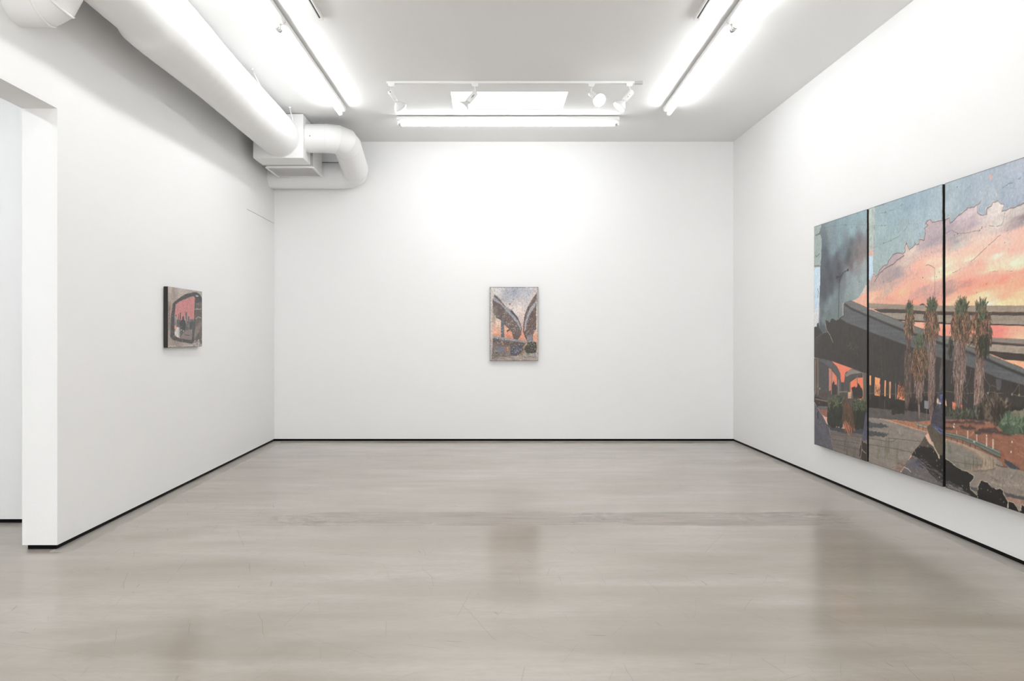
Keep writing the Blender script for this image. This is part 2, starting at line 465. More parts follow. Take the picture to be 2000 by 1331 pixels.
# ---------------------------------------------------------------- fluorescent strip lights
LEN = 2.42
def strip_light(loc, rz, label, tube=M_TUBE, flip=1):
    r = empty('strip_light', loc, rz)         # at the ceiling, running along its own Y
    tag(r, label, 'strip light', 'fluorescent strip lights on the ceiling')
    h = LEN / 2
    bm = bmesh.new()
    prof = [(-.052, -.008), (-.052, -.040), (-.040, -.050), (.040, -.050), (.052, -.040), (.052, -.008)]
    v0 = [bm.verts.new((x, -h, z)) for x, z in prof]; v1 = [bm.verts.new((x, h, z)) for x, z in prof]
    for i in range(6):
        j = (i + 1) % 6
        bm.faces.new((v0[i], v0[j], v1[j], v1[i]))
    bm.faces.new(v0); bm.faces.new(v1)
    obj('channel', bm, M_METAL, r)
    for y in (-.8, 0, .8):
        bm = bmesh.new(); bx(bm, -.03, .03, y - .05, y + .05, -.008, 0); obj('spacer', bm, M_GREY, r)
    if flip: bm = bmesh.new(); lathe(bm, (.0515 * flip, h - .42, -.028), (flip, 0, 0), [(0, .006), (.001, .005)], 10); obj('knockout', bm, M_DARK, r)
    bm = bmesh.new()
    lathe(bm, (0, -h + .045, -.082), (0, 1, 0), [(0, .014), (.008, .019), (LEN - .098, .019), (LEN - .09, .014)], 20)
    obj('tube', bm, tube, r, True)
    for s in (-1, 1):
        bm = bmesh.new()
        bx(bm, -.016, .016, min(s * h, s * (h - .018)), max(s * h, s * (h - .018)), -.098, -.048, .003)
        bx(bm, -.040, .040, min(s * h, s * (h - .03)), max(s * h, s * (h - .03)), -.056, -.046, .002)
        obj('socket', bm, M_METAL, r)
        bm = bmesh.new(); lathe(bm, (0, s * (h - .018), -.082), (0, -s, 0), [(0, .012), (.02, .016), (.028, .019)], 16)
        obj('end_cap', bm, M_GREY, r, True)
    return r
ROT = math.radians(-1.03)
def along(x_far, y_far, i):
    """centre of the i-th fixture in a row that starts at its far end"""
    d = LEN * (i + .5) + .015 * i
    return (x_far + math.sin(ROT) * d, y_far - math.cos(ROT) * d, H)
strip_light(along(-1.515, 8.62, 0), ROT, 'lit fluorescent strip light beside the duct, nearer the end wall')
strip_light(along(-1.515, 8.62, 1), ROT, 'lit strip light beside the duct, cut by the top edge of the picture')
strip_light(along(1.896, 8.62, 0), ROT, 'lit fluorescent strip light on the right half of the ceiling, nearer the end wall', flip=-1)
strip_light(along(1.896, 8.62, 1), ROT, 'lit fluorescent strip light on the right ceiling half, cut by the top picture edge', flip=-1)
strip_light((.235, 9.02, H), PI / 2, 'lit strip light mounted crosswise behind the skylight, parallel to the end wall', flip=0)
strip_light((-4.6, 3.6, H), 0, 'unseen cool strip light added to light the side room, nearer its end wall', M_TUBEC)  # this lamp and the next are added, unseen, to light the side room
strip_light((-4.6, .8, H), 0, 'unseen cool strip light added to light the side room, farther from its end wall', M_TUBEC)

# ---------------------------------------------------------------- lighting tracks
def track(loc, rz, length, label, feed=False):
    r = empty('lighting_track', loc, rz)
    tag(r, label, 'lighting track', 'white lighting tracks on the ceiling')
    h = length / 2
    bm = bmesh.new()
    bx(bm, -.018, -.006, -h, h, -.020, 0, .001); bx(bm, .006, .018, -h, h, -.020, 0, .001); bx(bm, -.0175, .0175, -h, h, -.004, -.0005)
    obj('rail', bm, M_METAL, r)
    bm = bmesh.new(); bx(bm, -.0058, .0058, -h + .001, h - .001, -.014, -.005); obj('slot', bm, M_DARK, r)
    for s in (-1, 1):
        bm = bmesh.new(); l = .075 if (feed and s < 0) else .03
        bx(bm, -.0195, .0195, min(s * (h - l), s * (h + .003)), max(s * (h - l), s * (h + .003)), -.023, 0, .002)
        obj('end_cap', bm, M_GREY if (feed and s < 0) else M_METAL, r)
    return r
TRY = 7.77
track((.265, TRY, H), PI / 2, 2.40, 'white lighting track carrying four spotlights in front of the skylight', True)
track((-1.262, 6.2 - 1.22, H), ROT, 2.44, 'empty white lighting track left of centre, cut by the top edge of the picture')
track((1.572 - .02, 6.2 - 1.22, H), ROT, 2.44, 'empty white lighting track right of centre, cut by the top edge of the picture')

def spotlight(x, knuckle, d, label, body=.105, marks=False, printed=False, rb=.024):
    """hangs from the track at x; knuckle is where the stem meets the cylinder; d is the aim"""
    r = empty('track_spotlight', (x, TRY, H - .02))
    tag(r, label, 'spotlight', 'spotlights on the track before the skylight')
    K = Vector(knuckle) - Vector(r.location)
    d = Vector(d).normalized()
    bm = bmesh.new(); bx(bm, -.030, .030, -.018, .018, -.022, .002, .003); bx(bm, -.022, .022, -.014, .014, -.030, -.020, .003)
    obj('track_adapter', bm, M_METAL, r)
    bm = bmesh.new(); bar(bm, (0, 0, -.028), K, .006, 12); obj('stem', bm, M_METAL, r, True)
    _, n, b = frame_of(d)
    bm = bmesh.new(); lathe(bm, K - n * .02, n, [(0, .012), (.003, .016), (.037, .016), (.04, .012)], 16); kn = obj('knuckle', bm, M_METAL, r, True)
    bm = bmesh.new(); lathe(bm, K - Vector((0, .021, 0)), (0, -1, 0), [(0, .0065), (.004, .005)], 8); obj('screw', bm, M_DARK, kn)
    bm = bmesh.new()
    lathe(bm, K - d * .012, d, [(0, rb * .6), (.006, rb * .95), (.014, rb), (body, rb), (body + .004, rb * .9), (body + .010, rb * .9)], 24)
    hs = obj('lamp_body', bm, M_METAL, r, True)
    if marks or printed:
        bm = bmesh.new()
        side = Vector((0, -1, -.3)); side = (side - d * side.dot(d)).normalized(); tg = d.cross(side)
        for t0, t1, w in (((.03, .038, .004), (.042, .056, .0015), (.045, .053, .006), (.060, .066, .005), (.070, .078, .0015)) if printed else ((.03, .036, .003), (.055, .063, .003))):
            c = K + d * (t0 + t1) / 2 + side * (rb + .0005)
            q = [c + d * s1 * (t1 - t0) / 2 + tg * s2 * w for s1, s2 in ((-1, -1), (1, -1), (1, 1), (-1, 1))]
            vs = [bm.verts.new(p) for p in q] + [bm.verts.new(p - side * .002) for p in q]
            for f in ((0, 1, 2, 3), (7, 6, 5, 4), (0, 4, 5, 1), (1, 5, 6, 2), (2, 6, 7, 3), (3, 7, 4, 0)): bm.faces.new([vs[i] for i in f])
        obj('marking', bm, M_BLACK, hs)
    P = K + d * (body + .002 - .004)
    bm = bmesh.new()
    lathe(bm, P, d, [(0, .019), (.012, .021), (.028, .036), (.048, .052), (.066, .059), (.078, .060)], 32, True, False)
    bl = obj('bulb', bm, M_GLASS, r, True)
    bm = bmesh.new()
    lathe(bm, P + d * .0765, d, [(0, .0602), (.006, .0602), (.012, .052), (.016, .03), (.017, .01)], 32, True, True)
    obj('bulb_lens', bm, M_BULB, bl, True)
def pz(y_px, Y=TRY): return 1.305 + (655 - y_px) * Y / FOC
def pxx(x_px, Y=TRY): return (x_px - 950) * Y / FOC
spotlight(pxx(764.5), (pxx(762.5), TRY, pz(181)), (.43, .56, -.60), 'white spotlight at left end of the track, its back turned to the viewer', rb=.021)
spotlight(pxx(927.5), (pxx(928), TRY, pz(183)), (-.50, -.22, -.62), 'white spotlight with black print, hanging in front of the skylight', printed=True, rb=.029, body=.12)
spotlight(pxx(1155), (pxx(1154), TRY, pz(183)), (.38, -.74, -.58), 'white spotlight facing the viewer right of the skylight, its round lens glowing', body=.095, rb=.026)
spotlight(pxx(1229), (pxx(1233), TRY, pz(180)), (-.56, .04, -.68), 'white spotlight at the right end of the track, pointing down to the left', marks=True, rb=.026)

# ---------------------------------------------------------------- painted surfaces
class Canvas:
    def __init__(s, W, Hh, du, dv, seed=1):
        s.W, s.H = W, Hh
        s.nu, s.nv = int(round(W / du)) + 1, int(round(Hh / dv)) + 1
        s.du, s.dv = du, dv
        s.U, s.V = np.meshgrid(np.linspace(0, W, s.nu), np.linspace(0, Hh, s.nv))
        s.C = np.zeros((s.nv, s.nu, 3)); s.Z = np.zeros((s.nv, s.nu))
        s.rs = np.random.RandomState(seed)
    def noise(s, su, sv, oct=4, U=None, V=None):
        U = s.U if U is None else U; V = s.V if V is None else V
        out = np.zeros(U.shape); amp = 1; tot = 0
        for o in range(oct):
            T = s.rs.rand(64, 64)
            x = U / su * 2 ** o; y = V / sv * 2 ** o
            xi = np.floor(x).astype(int); yi = np.floor(y).astype(int)
            fx = x - xi; fy = y - yi; fx = fx * fx * (3 - 2 * fx); fy = fy * fy * (3 - 2 * fy)
            g = lambda a, b: T[(yi + b) % 64, (xi + a) % 64]
            out += amp * ((g(0, 0) * (1 - fx) + g(1, 0) * fx) * (1 - fy) + (g(0, 1) * (1 - fx) + g(1, 1) * fx) * fy)
            tot += amp; amp *= .55
        return out / tot - .5
    def win(s, p, m):
        u0, v0 = np.min(p, 0) - m; u1, v1 = np.max(p, 0) + m
        i0 = max(0, int(u0 / s.du)); i1 = min(s.nu, int(u1 / s.du) + 2)
        j0 = max(0, int(v0 / s.dv)); j1 = min(s.nv, int(v1 / s.dv) + 2)
        return (slice(j0, max(j0, j1)), slice(i0, max(i0, i1)))
    def sd(s, pts, jag=0, js=.03, closed=True, m=.05):
        p = np.array([q[:2] for q in pts], float)
        w = s.win(p, m + jag * 2)
        U = s.U[w].copy(); V = s.V[w].copy()
        if U.size == 0: return w, None
        if jag:
            U += s.noise(js, js, 3, U, V) * 2 * jag; V += s.noise(js, js, 3, U, V) * 2 * jag
        d2 = np.full(U.shape, 1e9); ins = np.zeros(U.shape, bool)
        n = len(p)
        for i in range(n if closed else n - 1):
            a = p[i]; b = p[(i + 1) % n]; e = b - a; L2 = e @ e + 1e-12
            t = np.clip(((U - a[0]) * e[0] + (V - a[1]) * e[1]) / L2, 0, 1)
            d2 = np.minimum(d2, (U - a[0] - t * e[0]) ** 2 + (V - a[1] - t * e[1]) ** 2)
            if closed and a[1] != b[1]:
                c = ((a[1] > V) != (b[1] > V)) & (U < (b[0] - a[0]) * (V - a[1]) / (b[1] - a[1]) + a[0])
                ins ^= c
        d = np.sqrt(d2)
        return w, np.where(ins, d, -d) if closed else d
    def put(s, w, a, col, tex=0, ts=(.02, .02)):
        col = np.array(col, float)
        if tex: col = col[None, None, :] * (1 + tex * 2 * s.noise(ts[0], ts[1], 4, s.U[w], s.V[w]))[..., None]
        s.C[w] += (col - s.C[w]) * np.clip(a, 0, 1)[..., None]
    def poly(s, pts, col, soft=.004, jag=0, js=.03, alpha=1, tex=0.06, ts=(.02, .02), z=None, edge=None, ew=.004):
        w, d = s.sd(pts, jag, js)
        if d is None: return
        a = np.clip(.5 + d / soft, 0, 1)
        s.put(w, a * alpha, col, tex, ts)
        if z is not None: s.Z[w] = s.Z[w] * (1 - a) + z * a
        if edge is not None:
            k = np.clip(1.2 - np.abs(d) / ew, 0, 1) * (s.noise(.06, .06, 3, s.U[w], s.V[w]) > -.12)
            s.put(w, k, edge)
    def line(s, pts, wd, col, alpha=1, jag=0.0, js=.02, brk=0):
        w, d = s.sd(pts, jag, js, False, wd + .01)
        if d is None: return
        a = np.clip(1.2 - d / wd, 0, 1) * alpha
        if brk: a = a * np.clip((s.noise(.05, .05, 2, s.U[w], s.V[w]) + .5 - brk) * 12, 0, 1)
        s.put(w, a, col)
    def blob(s, pts, col, ru, rv, alpha=1, hard=2):
        for q in pts:
            w = s.win(np.array([[q[0] - ru * 2, q[1] - rv * 2], [q[0] + ru * 2, q[1] + rv * 2]]), 0)
            d = ((s.U[w] - q[0]) / ru) ** 2 + ((s.V[w] - q[1]) / rv) ** 2
            s.put(w, alpha * np.exp(-d ** hard), col)
    def idw(s, S, warp=.05, ws=(.3, .12), asp=1.0, power=3.0, ang=0.0):
        S = np.array(S, float)
        ca, sa = math.cos(ang), math.sin(ang)
        RU, RV = s.U * ca + s.V * sa, s.V * ca - s.U * sa
        S[:, 0], S[:, 1] = S[:, 0] * ca + S[:, 1] * sa, S[:, 1] * ca - S[:, 0] * sa
        U = RU + s.noise(ws[0], ws[1], 4, RU, RV) * warp * 2; V = RV + s.noise(ws[0], ws[1], 5, RU, RV) * warp
        num = np.zeros(s.C.shape); den = np.zeros(s.U.shape)
        for q in S:
            wt = 1 / (((U - q[0]) / asp) ** 2 + (V - q[1]) ** 2 + 2e-4) ** (power / 2)
            num += wt[..., None] * q[2:5]; den += wt
        return num / den[..., None]
    def fronds(s, poly, n, cols, ln, wd, ang=-90, spread=18, alpha=.85):
        p = np.array([q[:2] for q in poly]); lo = p.min(0); hi = p.max(0)
        k = 0; tries = 0
        while k < n and tries < n * 20:
            tries += 1
            q = lo + s.rs.rand(2) * (hi - lo)
            ins = False
            for i in range(len(p)):
                a = p[i]; b = p[(i + 1) % len(p)]
                if (a[1] > q[1]) != (b[1] > q[1]) and q[0] < (b[0] - a[0]) * (q[1] - a[1]) / (b[1] - a[1]) + a[0]: ins = not ins
            if not ins: continue
            k += 1
            t = math.radians(ang + s.rs.randn() * spread); l = ln * (.5 + s.rs.rand())
            c = cols[s.rs.randint(len(cols))]
            e = q + np.array([math.cos(t), math.sin(t)]) * l; mid = (q + e) / 2 + s.rs.randn(2) * l * .08
            s.line([tuple(q), tuple(mid), tuple(e)], wd * (.6 + .8 * s.rs.rand()), np.array(c) * (.85 + .3 * s.rs.rand()), alpha)
    def specks(s, n, col, r0, r1, box=None, alpha=.8):
        box = box or (0, s.W, 0, s.H)
        for i in range(n):
            u = box[0] + s.rs.rand() * (box[1] - box[0]); v = box[2] + s.rs.rand() * (box[3] - box[2])
            r = r0 + s.rs.rand() ** 3 * (r1 - r0)
            s.blob([(u, v)], col, r * (.6 + s.rs.rand()), r * (.6 + s.rs.rand()), alpha)

def lin(c):
    c = np.clip(c / 255.0, 0, 1)
    return np.where(c <= .04045, c / 12.92, ((c + .055) / 1.055) ** 2.4)

def surface(cv, name, parent, origin, eu, en, u0, u1, gain=1.0, gam=1.0):
    """mesh of the canvas columns between u0 and u1; eu = direction of u, en = outward normal; v is up"""
    i0, i1 = int(round(u0 / cv.du)), int(round(u1 / cv.du)) + 1
    i1 = min(i1, cv.nu)
    C = cv.C[:, i0:i1]; Z = cv.Z[:, i0:i1]; U = cv.U[:, i0:i1] - u0; V = cv.V[:, i0:i1]
    nv, nu = U.shape
    eu = np.array(eu, float); en = np.array(en, float); ev = np.array((0, 0, 1.0)); o = np.array(origin, float)
    P = o + U[..., None] * eu + V[..., None] * ev + Z[..., None] * en
    me = bpy.data.meshes.new(name)
    idx = np.arange(nu * nv).reshape(nv, nu)
    F = np.stack([idx[:-1, :-1], idx[:-1, 1:], idx[1:, 1:], idx[1:, :-1]], -1).reshape(-1, 4)
    if np.dot(np.cross(eu, ev), en) < 0: F = F[:, ::-1]
    me.vertices.add(nu * nv); me.vertices.foreach_set('co', P.reshape(-1))
    me.loops.add(F.size); me.loops.foreach_set('vertex_index', F.reshape(-1).astype(np.int32))
    me.polygons.add(len(F)); me.polygons.foreach_set('loop_start', np.arange(0, F.size, 4, dtype=np.int32))
    me.polygons.foreach_set('use_smooth', np.ones(len(F), bool))
    me.update(calc_edges=True)
    at = me.color_attributes.new('paint', 'FLOAT_COLOR', 'POINT')
    col = np.ones((nu * nv, 4), np.float32); C = C.mean(-1, keepdims=True) * .17 + C * .83; col[:, :3] = np.clip(lin(C.reshape(-1, 3)) ** gam * gain, 0, .95)
    at.data.foreach_set('color', col.reshape(-1))
    me.materials.append(M_PAINT)
    ob = bpy.data.objects.new(name, me); COL.objects.link(ob); ob.parent = parent
    return ob

# ---- the large three-panel painting -------------------------------------------------
T = Canvas(3.195, 1.979, .005, .004, 3)
CREAM = (205, 195, 178)
sky = T.idw([(1.114,1.382,165,145,140),(1.330,1.405,160,140,140),(1.476,1.431,150,135,140),(1.404,1.471,165,150,148),(1.616,1.489,200,180,165),(1.749,1.579,205,185,170),(1.901,1.609,170,150,155),(2.091,1.639,160,145,150),(1.997,1.624,150,135,145),(1.997,1.688,172,155,160),(2.068,1.717,170,150,155),(1.476,1.557,165,145,155),(1.826,1.432,235,160,140),(1.876,1.480,245,165,140),(1.997,1.489,250,190,165),(2.091,1.449,252,215,180),(1.749,1.411,215,160,145),(2.056,1.376,250,215,180),(1.925,1.346,235,165,140),(1.775,1.342,240,160,135),(1.876,1.303,190,145,140),(2.045,1.313,195,150,140),(1.997,1.264,190,140,135),(1.616,1.290,250,180,140),(1.505,1.275,245,165,130),(1.330,1.312,190,165,150),(1.224,1.281,215,155,130),(1.404,1.251,215,150,130),(1.749,1.250,200,145,135),(2.091,1.228,240,150,125),(1.749,1.210,235,145,120),(2.091,1.197,250,160,130),(1.114,1.278,240,185,150),(2.199,1.679,160,145,155),(2.366,1.739,195,175,180),(2.461,1.761,200,180,182),(2.451,1.683,165,145,155),(2.256,1.602,150,140,145),(2.622,1.690,205,195,190),(2.718,1.746,215,205,198),(2.718,1.641,205,195,185),(2.863,1.633,170,150,150),(2.915,1.642,130,115,120),(2.898,1.695,195,185,180),(2.573,1.571,215,190,175),(2.312,1.570,190,180,170),(2.809,1.543,215,185,170),(2.898,1.544,235,175,155),(2.718,1.508,250,170,150),(2.880,1.485,245,165,148),(2.420,1.509,245,180,155),(2.199,1.480,252,200,170),(2.420,1.472,253,210,180),(2.718,1.461,252,215,190),(2.880,1.406,252,220,190),(2.523,1.420,235,160,140),(2.451,1.438,205,165,150),(2.199,1.390,250,220,180),(2.680,1.383,252,205,170),(2.854,1.363,252,210,175),(2.622,1.328,250,150,130),(2.898,1.326,255,145,125),(2.420,1.355,240,160,135),(2.199,1.325,185,145,135),(2.420,1.311,215,130,115),(2.718,1.299,235,130,112),(2.898,1.281,250,150,120),(2.191,1.279,165,130,125),(2.137,1.234,190,145,135),(2.395,1.291,185,135,125),(2.395,1.268,250,150,120),(2.243,1.217,252,190,150),(2.539,1.282,240,140,115),(2.674,1.264,250,170,130),(2.761,1.222,250,160,125),(2.520,1.233,253,210,160),(2.585,1.208,250,205,160),(2.603,1.180,240,225,205),(2.761,1.179,253,215,160),(2.909,1.181,253,200,150),(2.444,1.209,252,190,140),(2.169,1.202,250,190,150),(2.885,1.267,252,160,125),(2.885,1.231,253,190,140),(2.104,1.030,245,150,125),(2.180,1.029,240,135,120),(2.674,1.037,240,130,120),(2.718,1.004,235,120,112),(2.844,1.025,250,165,135),(2.909,.983,253,190,150),(2.803,.835,253,175,130),(2.909,.828,250,160,120),(2.794,.983,240,130,115),(1.013,1.302,228,160,135),(1.013,1.239,220,150,125),(.992,1.347,205,185,172)], .09, (.55, .045), 3.0, 2.6, .11)
T.C[:] = sky * 1.0 + np.array((6, 8, 8))
# teal layer over the top of the second and third panels
teal = [(1.077,1.984),(1.169,1.981),(1.158,1.528),(1.154,1.465),(1.169,1.464),(1.193,1.440),(1.224,1.456),(1.262,1.493),(1.316,1.511),(1.378,1.520),(1.397,1.547),(1.455,1.580),(1.505,1.589),(1.575,1.584),(1.595,1.575),(1.636,1.587),(1.632,1.625),(1.659,1.652),(1.690,1.595),(1.736,1.610),(1.771,1.623),(1.762,1.658),(1.787,1.618),(1.823,1.621),(1.826,1.654),(1.888,1.642),(1.903,1.700),(1.888,1.722),(1.940,1.734),(1.903,1.749),(1.925,1.766),(1.967,1.769),(2.003,1.746),(2.045,1.749),(2.117,1.742),(2.141,1.745),(2.199,1.750),(2.211,1.716),(2.256,1.729),(2.295,1.746),(2.388,1.773),(2.393,1.784),(2.472,1.778),(2.553,1.802),(2.503,1.764),(2.503,1.737),(2.553,1.710),(2.598,1.714),(2.593,1.741),(2.603,1.752),(2.637,1.755),(2.651,1.774),(2.708,1.776),(2.741,1.754),(2.769,1.743),(2.746,1.712),(2.809,1.714),(2.863,1.717),(2.937,1.728),(3.024,1.736),(3.294,1.717),(3.294,2.023),(2.937,2.055),(2.141,2.012),(2.117,2.012),(1.077,2.022)]
w, d = T.sd(teal, .006, .03)
tc_ = T.idw([(1.255,1.920,140,162,165),(1.255,1.738,148,170,168),(1.255,1.556,150,170,165),(1.476,1.852,140,164,168),(1.476,1.677,150,172,170),(1.683,1.925,135,158,166),(1.683,1.687,152,172,172),(1.876,1.927,140,162,170),(1.876,1.795,150,172,176),(2.056,1.929,150,170,175),(2.056,1.801,155,174,178),(2.199,1.936,150,168,172),(2.199,1.808,158,174,178),(2.366,1.876,152,170,176),(2.472,1.949,150,166,174),(2.622,1.950,152,168,176),(2.622,1.832,160,174,180),(2.764,1.968,155,168,176),(2.809,1.828,150,166,176),(2.898,1.952,162,172,180),(2.915,1.837,156,170,180)], .03, (.1, .1))
tc_ = (tc_ + np.array((4, 1, 5))) * (1 + .10 * T.noise(.05, .09, 5))[..., None]
a = np.clip(.5 + d / .004, 0, 1)
T.C[w] += (tc_[w] - T.C[w]) * a[..., None]
T.Z[w] += a * .002
T.put(w, np.clip(1.1 - np.abs(d + .003) / .004, 0, 1) * .8, (108, 92, 96))  # shadow of the peel edge, painted as a dark line
T.put(w, np.clip(1.1 - np.abs(d - .004) / .003, 0, 1) * (T.noise(.08, .08, 3, T.U[w], T.V[w]) > .02), CREAM)
# mauve shadow layer edge following the teal
T.line([(1.177,1.408),(1.255,1.461),(1.330,1.488),(1.462,1.513),(1.519,1.536),(1.616,1.561)], .006, (120, 98, 100), .9, .004)
# pale strip and blue sliver on the left of the second panel
T.poly([(1.077,1.984),(1.165,1.978),(1.165,1.749),(1.130,1.649),(1.082,1.654),(1.077,1.654)], (165, 178, 172), tex=.1, ts=(.03, .03), edge=(190, 185, 165), ew=.004)
T.poly([(1.077,1.609),(1.143,1.607),(1.146,1.469),(1.101,1.413),(1.074,1.430)], (180, 205, 224), tex=.02, edge=(190, 190, 180), ew=.003)
T.line([(1.165,1.978),(1.165,1.749),(1.138,1.685),(1.146,1.603),(1.149,1.469)], .004, (198, 190, 165), 1, .004, brk=.35)
# cracks
for pts_, wd, al in (
    ([(2.689,1.829),(2.755,1.841),(2.809,1.857),(2.854,1.854),(2.924,1.872),(2.983,1.880)], .003, .8), ([(2.234,1.390),(2.301,1.404),(2.355,1.422),(2.420,1.441),(2.472,1.458),(2.543,1.493),(2.622,1.530),(2.718,1.571),(2.791,1.591)], .003, .7),
    ([(2.141,1.657),(2.222,1.666),(2.290,1.636),(2.366,1.629),(2.441,1.626),(2.523,1.625),(2.553,1.636),(2.603,1.646),(2.680,1.626),(2.736,1.630),(2.750,1.648),(2.769,1.709)], .003, .6), ([(2.755,1.365),(2.800,1.413)], .003, .7), ([(2.622,1.367),(2.755,1.362),(2.863,1.354)], .0025, .5),
    ([(1.177,1.917),(1.330,1.909),(1.433,1.911),(1.547,1.912),(1.595,1.930)], .003, .45), ([(1.082,1.847),(1.255,1.822),(1.419,1.804),(1.643,1.781),(1.876,1.756)], .002, .35), ([(1.146,1.662),(1.316,1.682),(1.433,1.689),(1.547,1.707),(1.656,1.752),(1.683,1.782),(1.686,1.816)], .003, .5),
    ([(1.345,1.914),(1.353,1.888)], .006, .7), ([(1.169,1.837),(1.174,1.807)], .009, .7), ([(1.165,1.756),(1.169,1.719)], .007, .6)):
    T.line(pts_, wd * .85, (84, 74, 72), al * .85, .004, .03, brk=.42)
for q in [(1.595,1.930),(1.426,1.911),(1.353,1.909),(1.338,1.812),(1.293,1.818),(1.316,1.682),(1.433,1.689),(1.313,1.393),(1.426,1.387),(1.873,1.385),(2.045,1.379),(1.746,1.978)]: T.blob([q], (60, 56, 56), .006, .0035, .8)
for q in [(2.167,1.654),(2.290,1.930),(2.543,1.635),(2.523,1.626),(2.290,1.633),(2.256,1.630)]: T.blob([q], (72, 66, 68), .006, .0035, .8)
T.poly([(2.617,1.942),(2.637,1.947),(2.656,1.926),(2.642,1.910),(2.622,1.924)], (205, 165, 165), jag=.006, tex=.1)
T.poly([(2.680,1.831),(2.691,1.829),(2.699,1.807),(2.689,1.803)], (205, 185, 180), jag=.004)
T.specks(50, (190, 200, 200), .003, .009, (2.2, 3.1, 1.45, 1.95), .5)
# street lamp in the sunset
T.line([(2.023,1.193),(2.023,1.436),(1.985,1.455),(1.937,1.469),(1.916,1.464)], .0028, (120, 100, 98), .9)
# far viaducts
def beams(L): 
    for p_, c_ in L: T.poly(p_, c_, .003, tex=.09, ts=(.25, .012))
T.poly([(1.826,1.197),(1.841,1.204),(1.871,1.210),(1.896,1.202),(1.910,1.194)], (84, 78, 84), .003)
beams([([(1.069,1.242),(1.680,1.205),(2.173,1.183),(2.148,1.184),(2.566,1.169),(2.936,1.156),(3.188,1.147),(3.188,1.112),(2.936,1.120),(2.566,1.133),(2.131,1.144),(1.905,1.156),(1.342,1.188),(1.079,1.201)], (158, 142, 126)),
       ([(1.146,1.193),(1.342,1.189),(1.637,1.175),(1.905,1.155),(2.173,1.145),(2.148,1.145),(2.566,1.132),(2.936,1.120),(3.188,1.113),(3.188,1.092),(2.936,1.099),(2.566,1.111),(2.131,1.121),(1.905,1.132),(1.637,1.147),(1.270,1.161)], (84, 73, 68)),
       ([(1.258,1.160),(1.637,1.148),(1.905,1.132),(2.173,1.121),(2.148,1.121),(2.566,1.111),(2.936,1.099),(3.188,1.093),(3.188,1.044),(2.936,1.049),(2.566,1.060),(2.131,1.069),(1.925,1.084),(1.743,1.094),(1.505,1.103)], (154, 141, 127)),
       ([(1.505,1.108),(1.743,1.095),(1.925,1.085),(2.173,1.074),(2.148,1.070),(2.566,1.061),(2.936,1.050),(3.188,1.045),(3.188,1.037),(2.936,1.043),(2.639,1.051),(2.131,1.064),(1.925,1.078),(1.764,1.084),(1.616,1.092),(1.539,1.096)], (62, 54, 52)),
       ([(2.126,.987),(2.243,.987),(2.425,.982),(2.936,.970),(3.188,.966),(3.188,.938),(2.936,.941),(2.639,.952),(2.243,.955),(2.126,.972)], (142, 130, 119)),
       ([(2.243,.955),(2.639,.954),(2.936,.942),(3.188,.938),(3.188,.923),(2.936,.928),(2.603,.939),(2.243,.943)], (84, 75, 70)),
       ([(2.295,.944),(2.603,.939),(2.936,.928),(3.188,.923),(3.188,.887),(2.936,.888),(2.603,.899),(2.395,.907)], (160, 146, 131)),
       ([(2.473,.900),(2.603,.899),(2.936,.888),(3.188,.887),(3.188,.846),(2.936,.847),(2.761,.851),(2.639,.879),(2.557,.888)], (74, 65, 61))])
# smoke-filled sky of the first panel
smoke = [(-.357,2.353),(1.344,2.059),(1.344,1.967),(1.060,1.983),(1.057,1.392),(1.002,1.381),(1.013,1.370),(.938,1.319),(.894,1.288),(.805,1.274),(.760,1.273),(.650,1.250),(.614,1.259),(.614,1.162),(.542,1.132),(.475,1.113),(.387,1.082),(.283,1.019),(.191,1.008),(.098,1.042),(-.030,1.043)]
w, d = T.sd(smoke, .005, .03)
sc = T.idw([(.348,1.937,125,140,145),(.596,1.941,130,150,158),(.828,1.949,135,158,166),(.992,1.950,140,165,172),(.992,1.853,140,160,165),(.772,1.842,140,165,170),(.536,1.783,125,148,155),(.348,1.868,125,138,140),(.217,1.819,100,112,118),(.412,1.733,120,140,148),(.217,1.710,88,98,104),(.596,1.673,105,120,126),(.772,1.731,98,105,110),(.916,1.740,115,110,115),(.960,1.676,130,120,120),(.883,1.645,115,108,110),(.714,1.636,88,88,92),(.475,1.632,92,95,100),(.283,1.596,82,85,92),(.536,1.575,85,83,90),(.772,1.580,110,102,105),(.938,1.590,140,125,125),(.861,1.548,140,140,142),(.992,1.537,150,160,162),(.714,1.484,135,145,150),(.828,1.426,145,158,160),(.992,1.440,150,165,165),(.348,1.484,80,80,86),(.536,1.497,85,82,88),(.596,1.425,120,125,128),(.217,1.444,85,88,94),(.217,1.367,85,88,95),(.348,1.382,88,92,98),(.450,1.329,120,135,138),(.348,1.280,125,140,143),(.283,1.229,120,133,135),(.191,1.194,105,112,118),(.412,1.209,120,132,133),(.323,1.185,110,118,120),(.217,1.150,120,130,130),(.714,1.342,140,155,155),(.883,1.353,150,165,163),(.714,1.291,135,148,148),(.475,1.155,115,125,125),(.177,1.041,90,97,105)], .05, (.12, .1))
a = np.clip(.5 + d / .004, 0, 1); T.C[w] += (sc[w] - T.C[w]) * a[..., None]
T.line([(1.013,1.370),(.938,1.319),(.894,1.288),(.805,1.274)], .004, (205, 190, 172), .8, .006, brk=.2)
T.poly([(-.030,1.999),(.164,1.978),(.150,1.936),(.109,1.914),(.033,1.895),(.123,1.890),(.168,1.857),(.161,1.738),(.148,1.624),(.131,1.598),(-.030,1.605)], (150, 162, 159), jag=.004, tex=.08, edge=(188, 184, 165), ew=.004)
T.poly([(-.030,1.608),(.137,1.600),(.137,1.443),(.126,1.427),(.120,1.306),(.107,1.196),(.098,1.097),(.082,1.064),(-.045,1.043),(-.045,1.437)], (186, 206, 220), tex=.03, edge=(196, 192, 184), ew=.003)
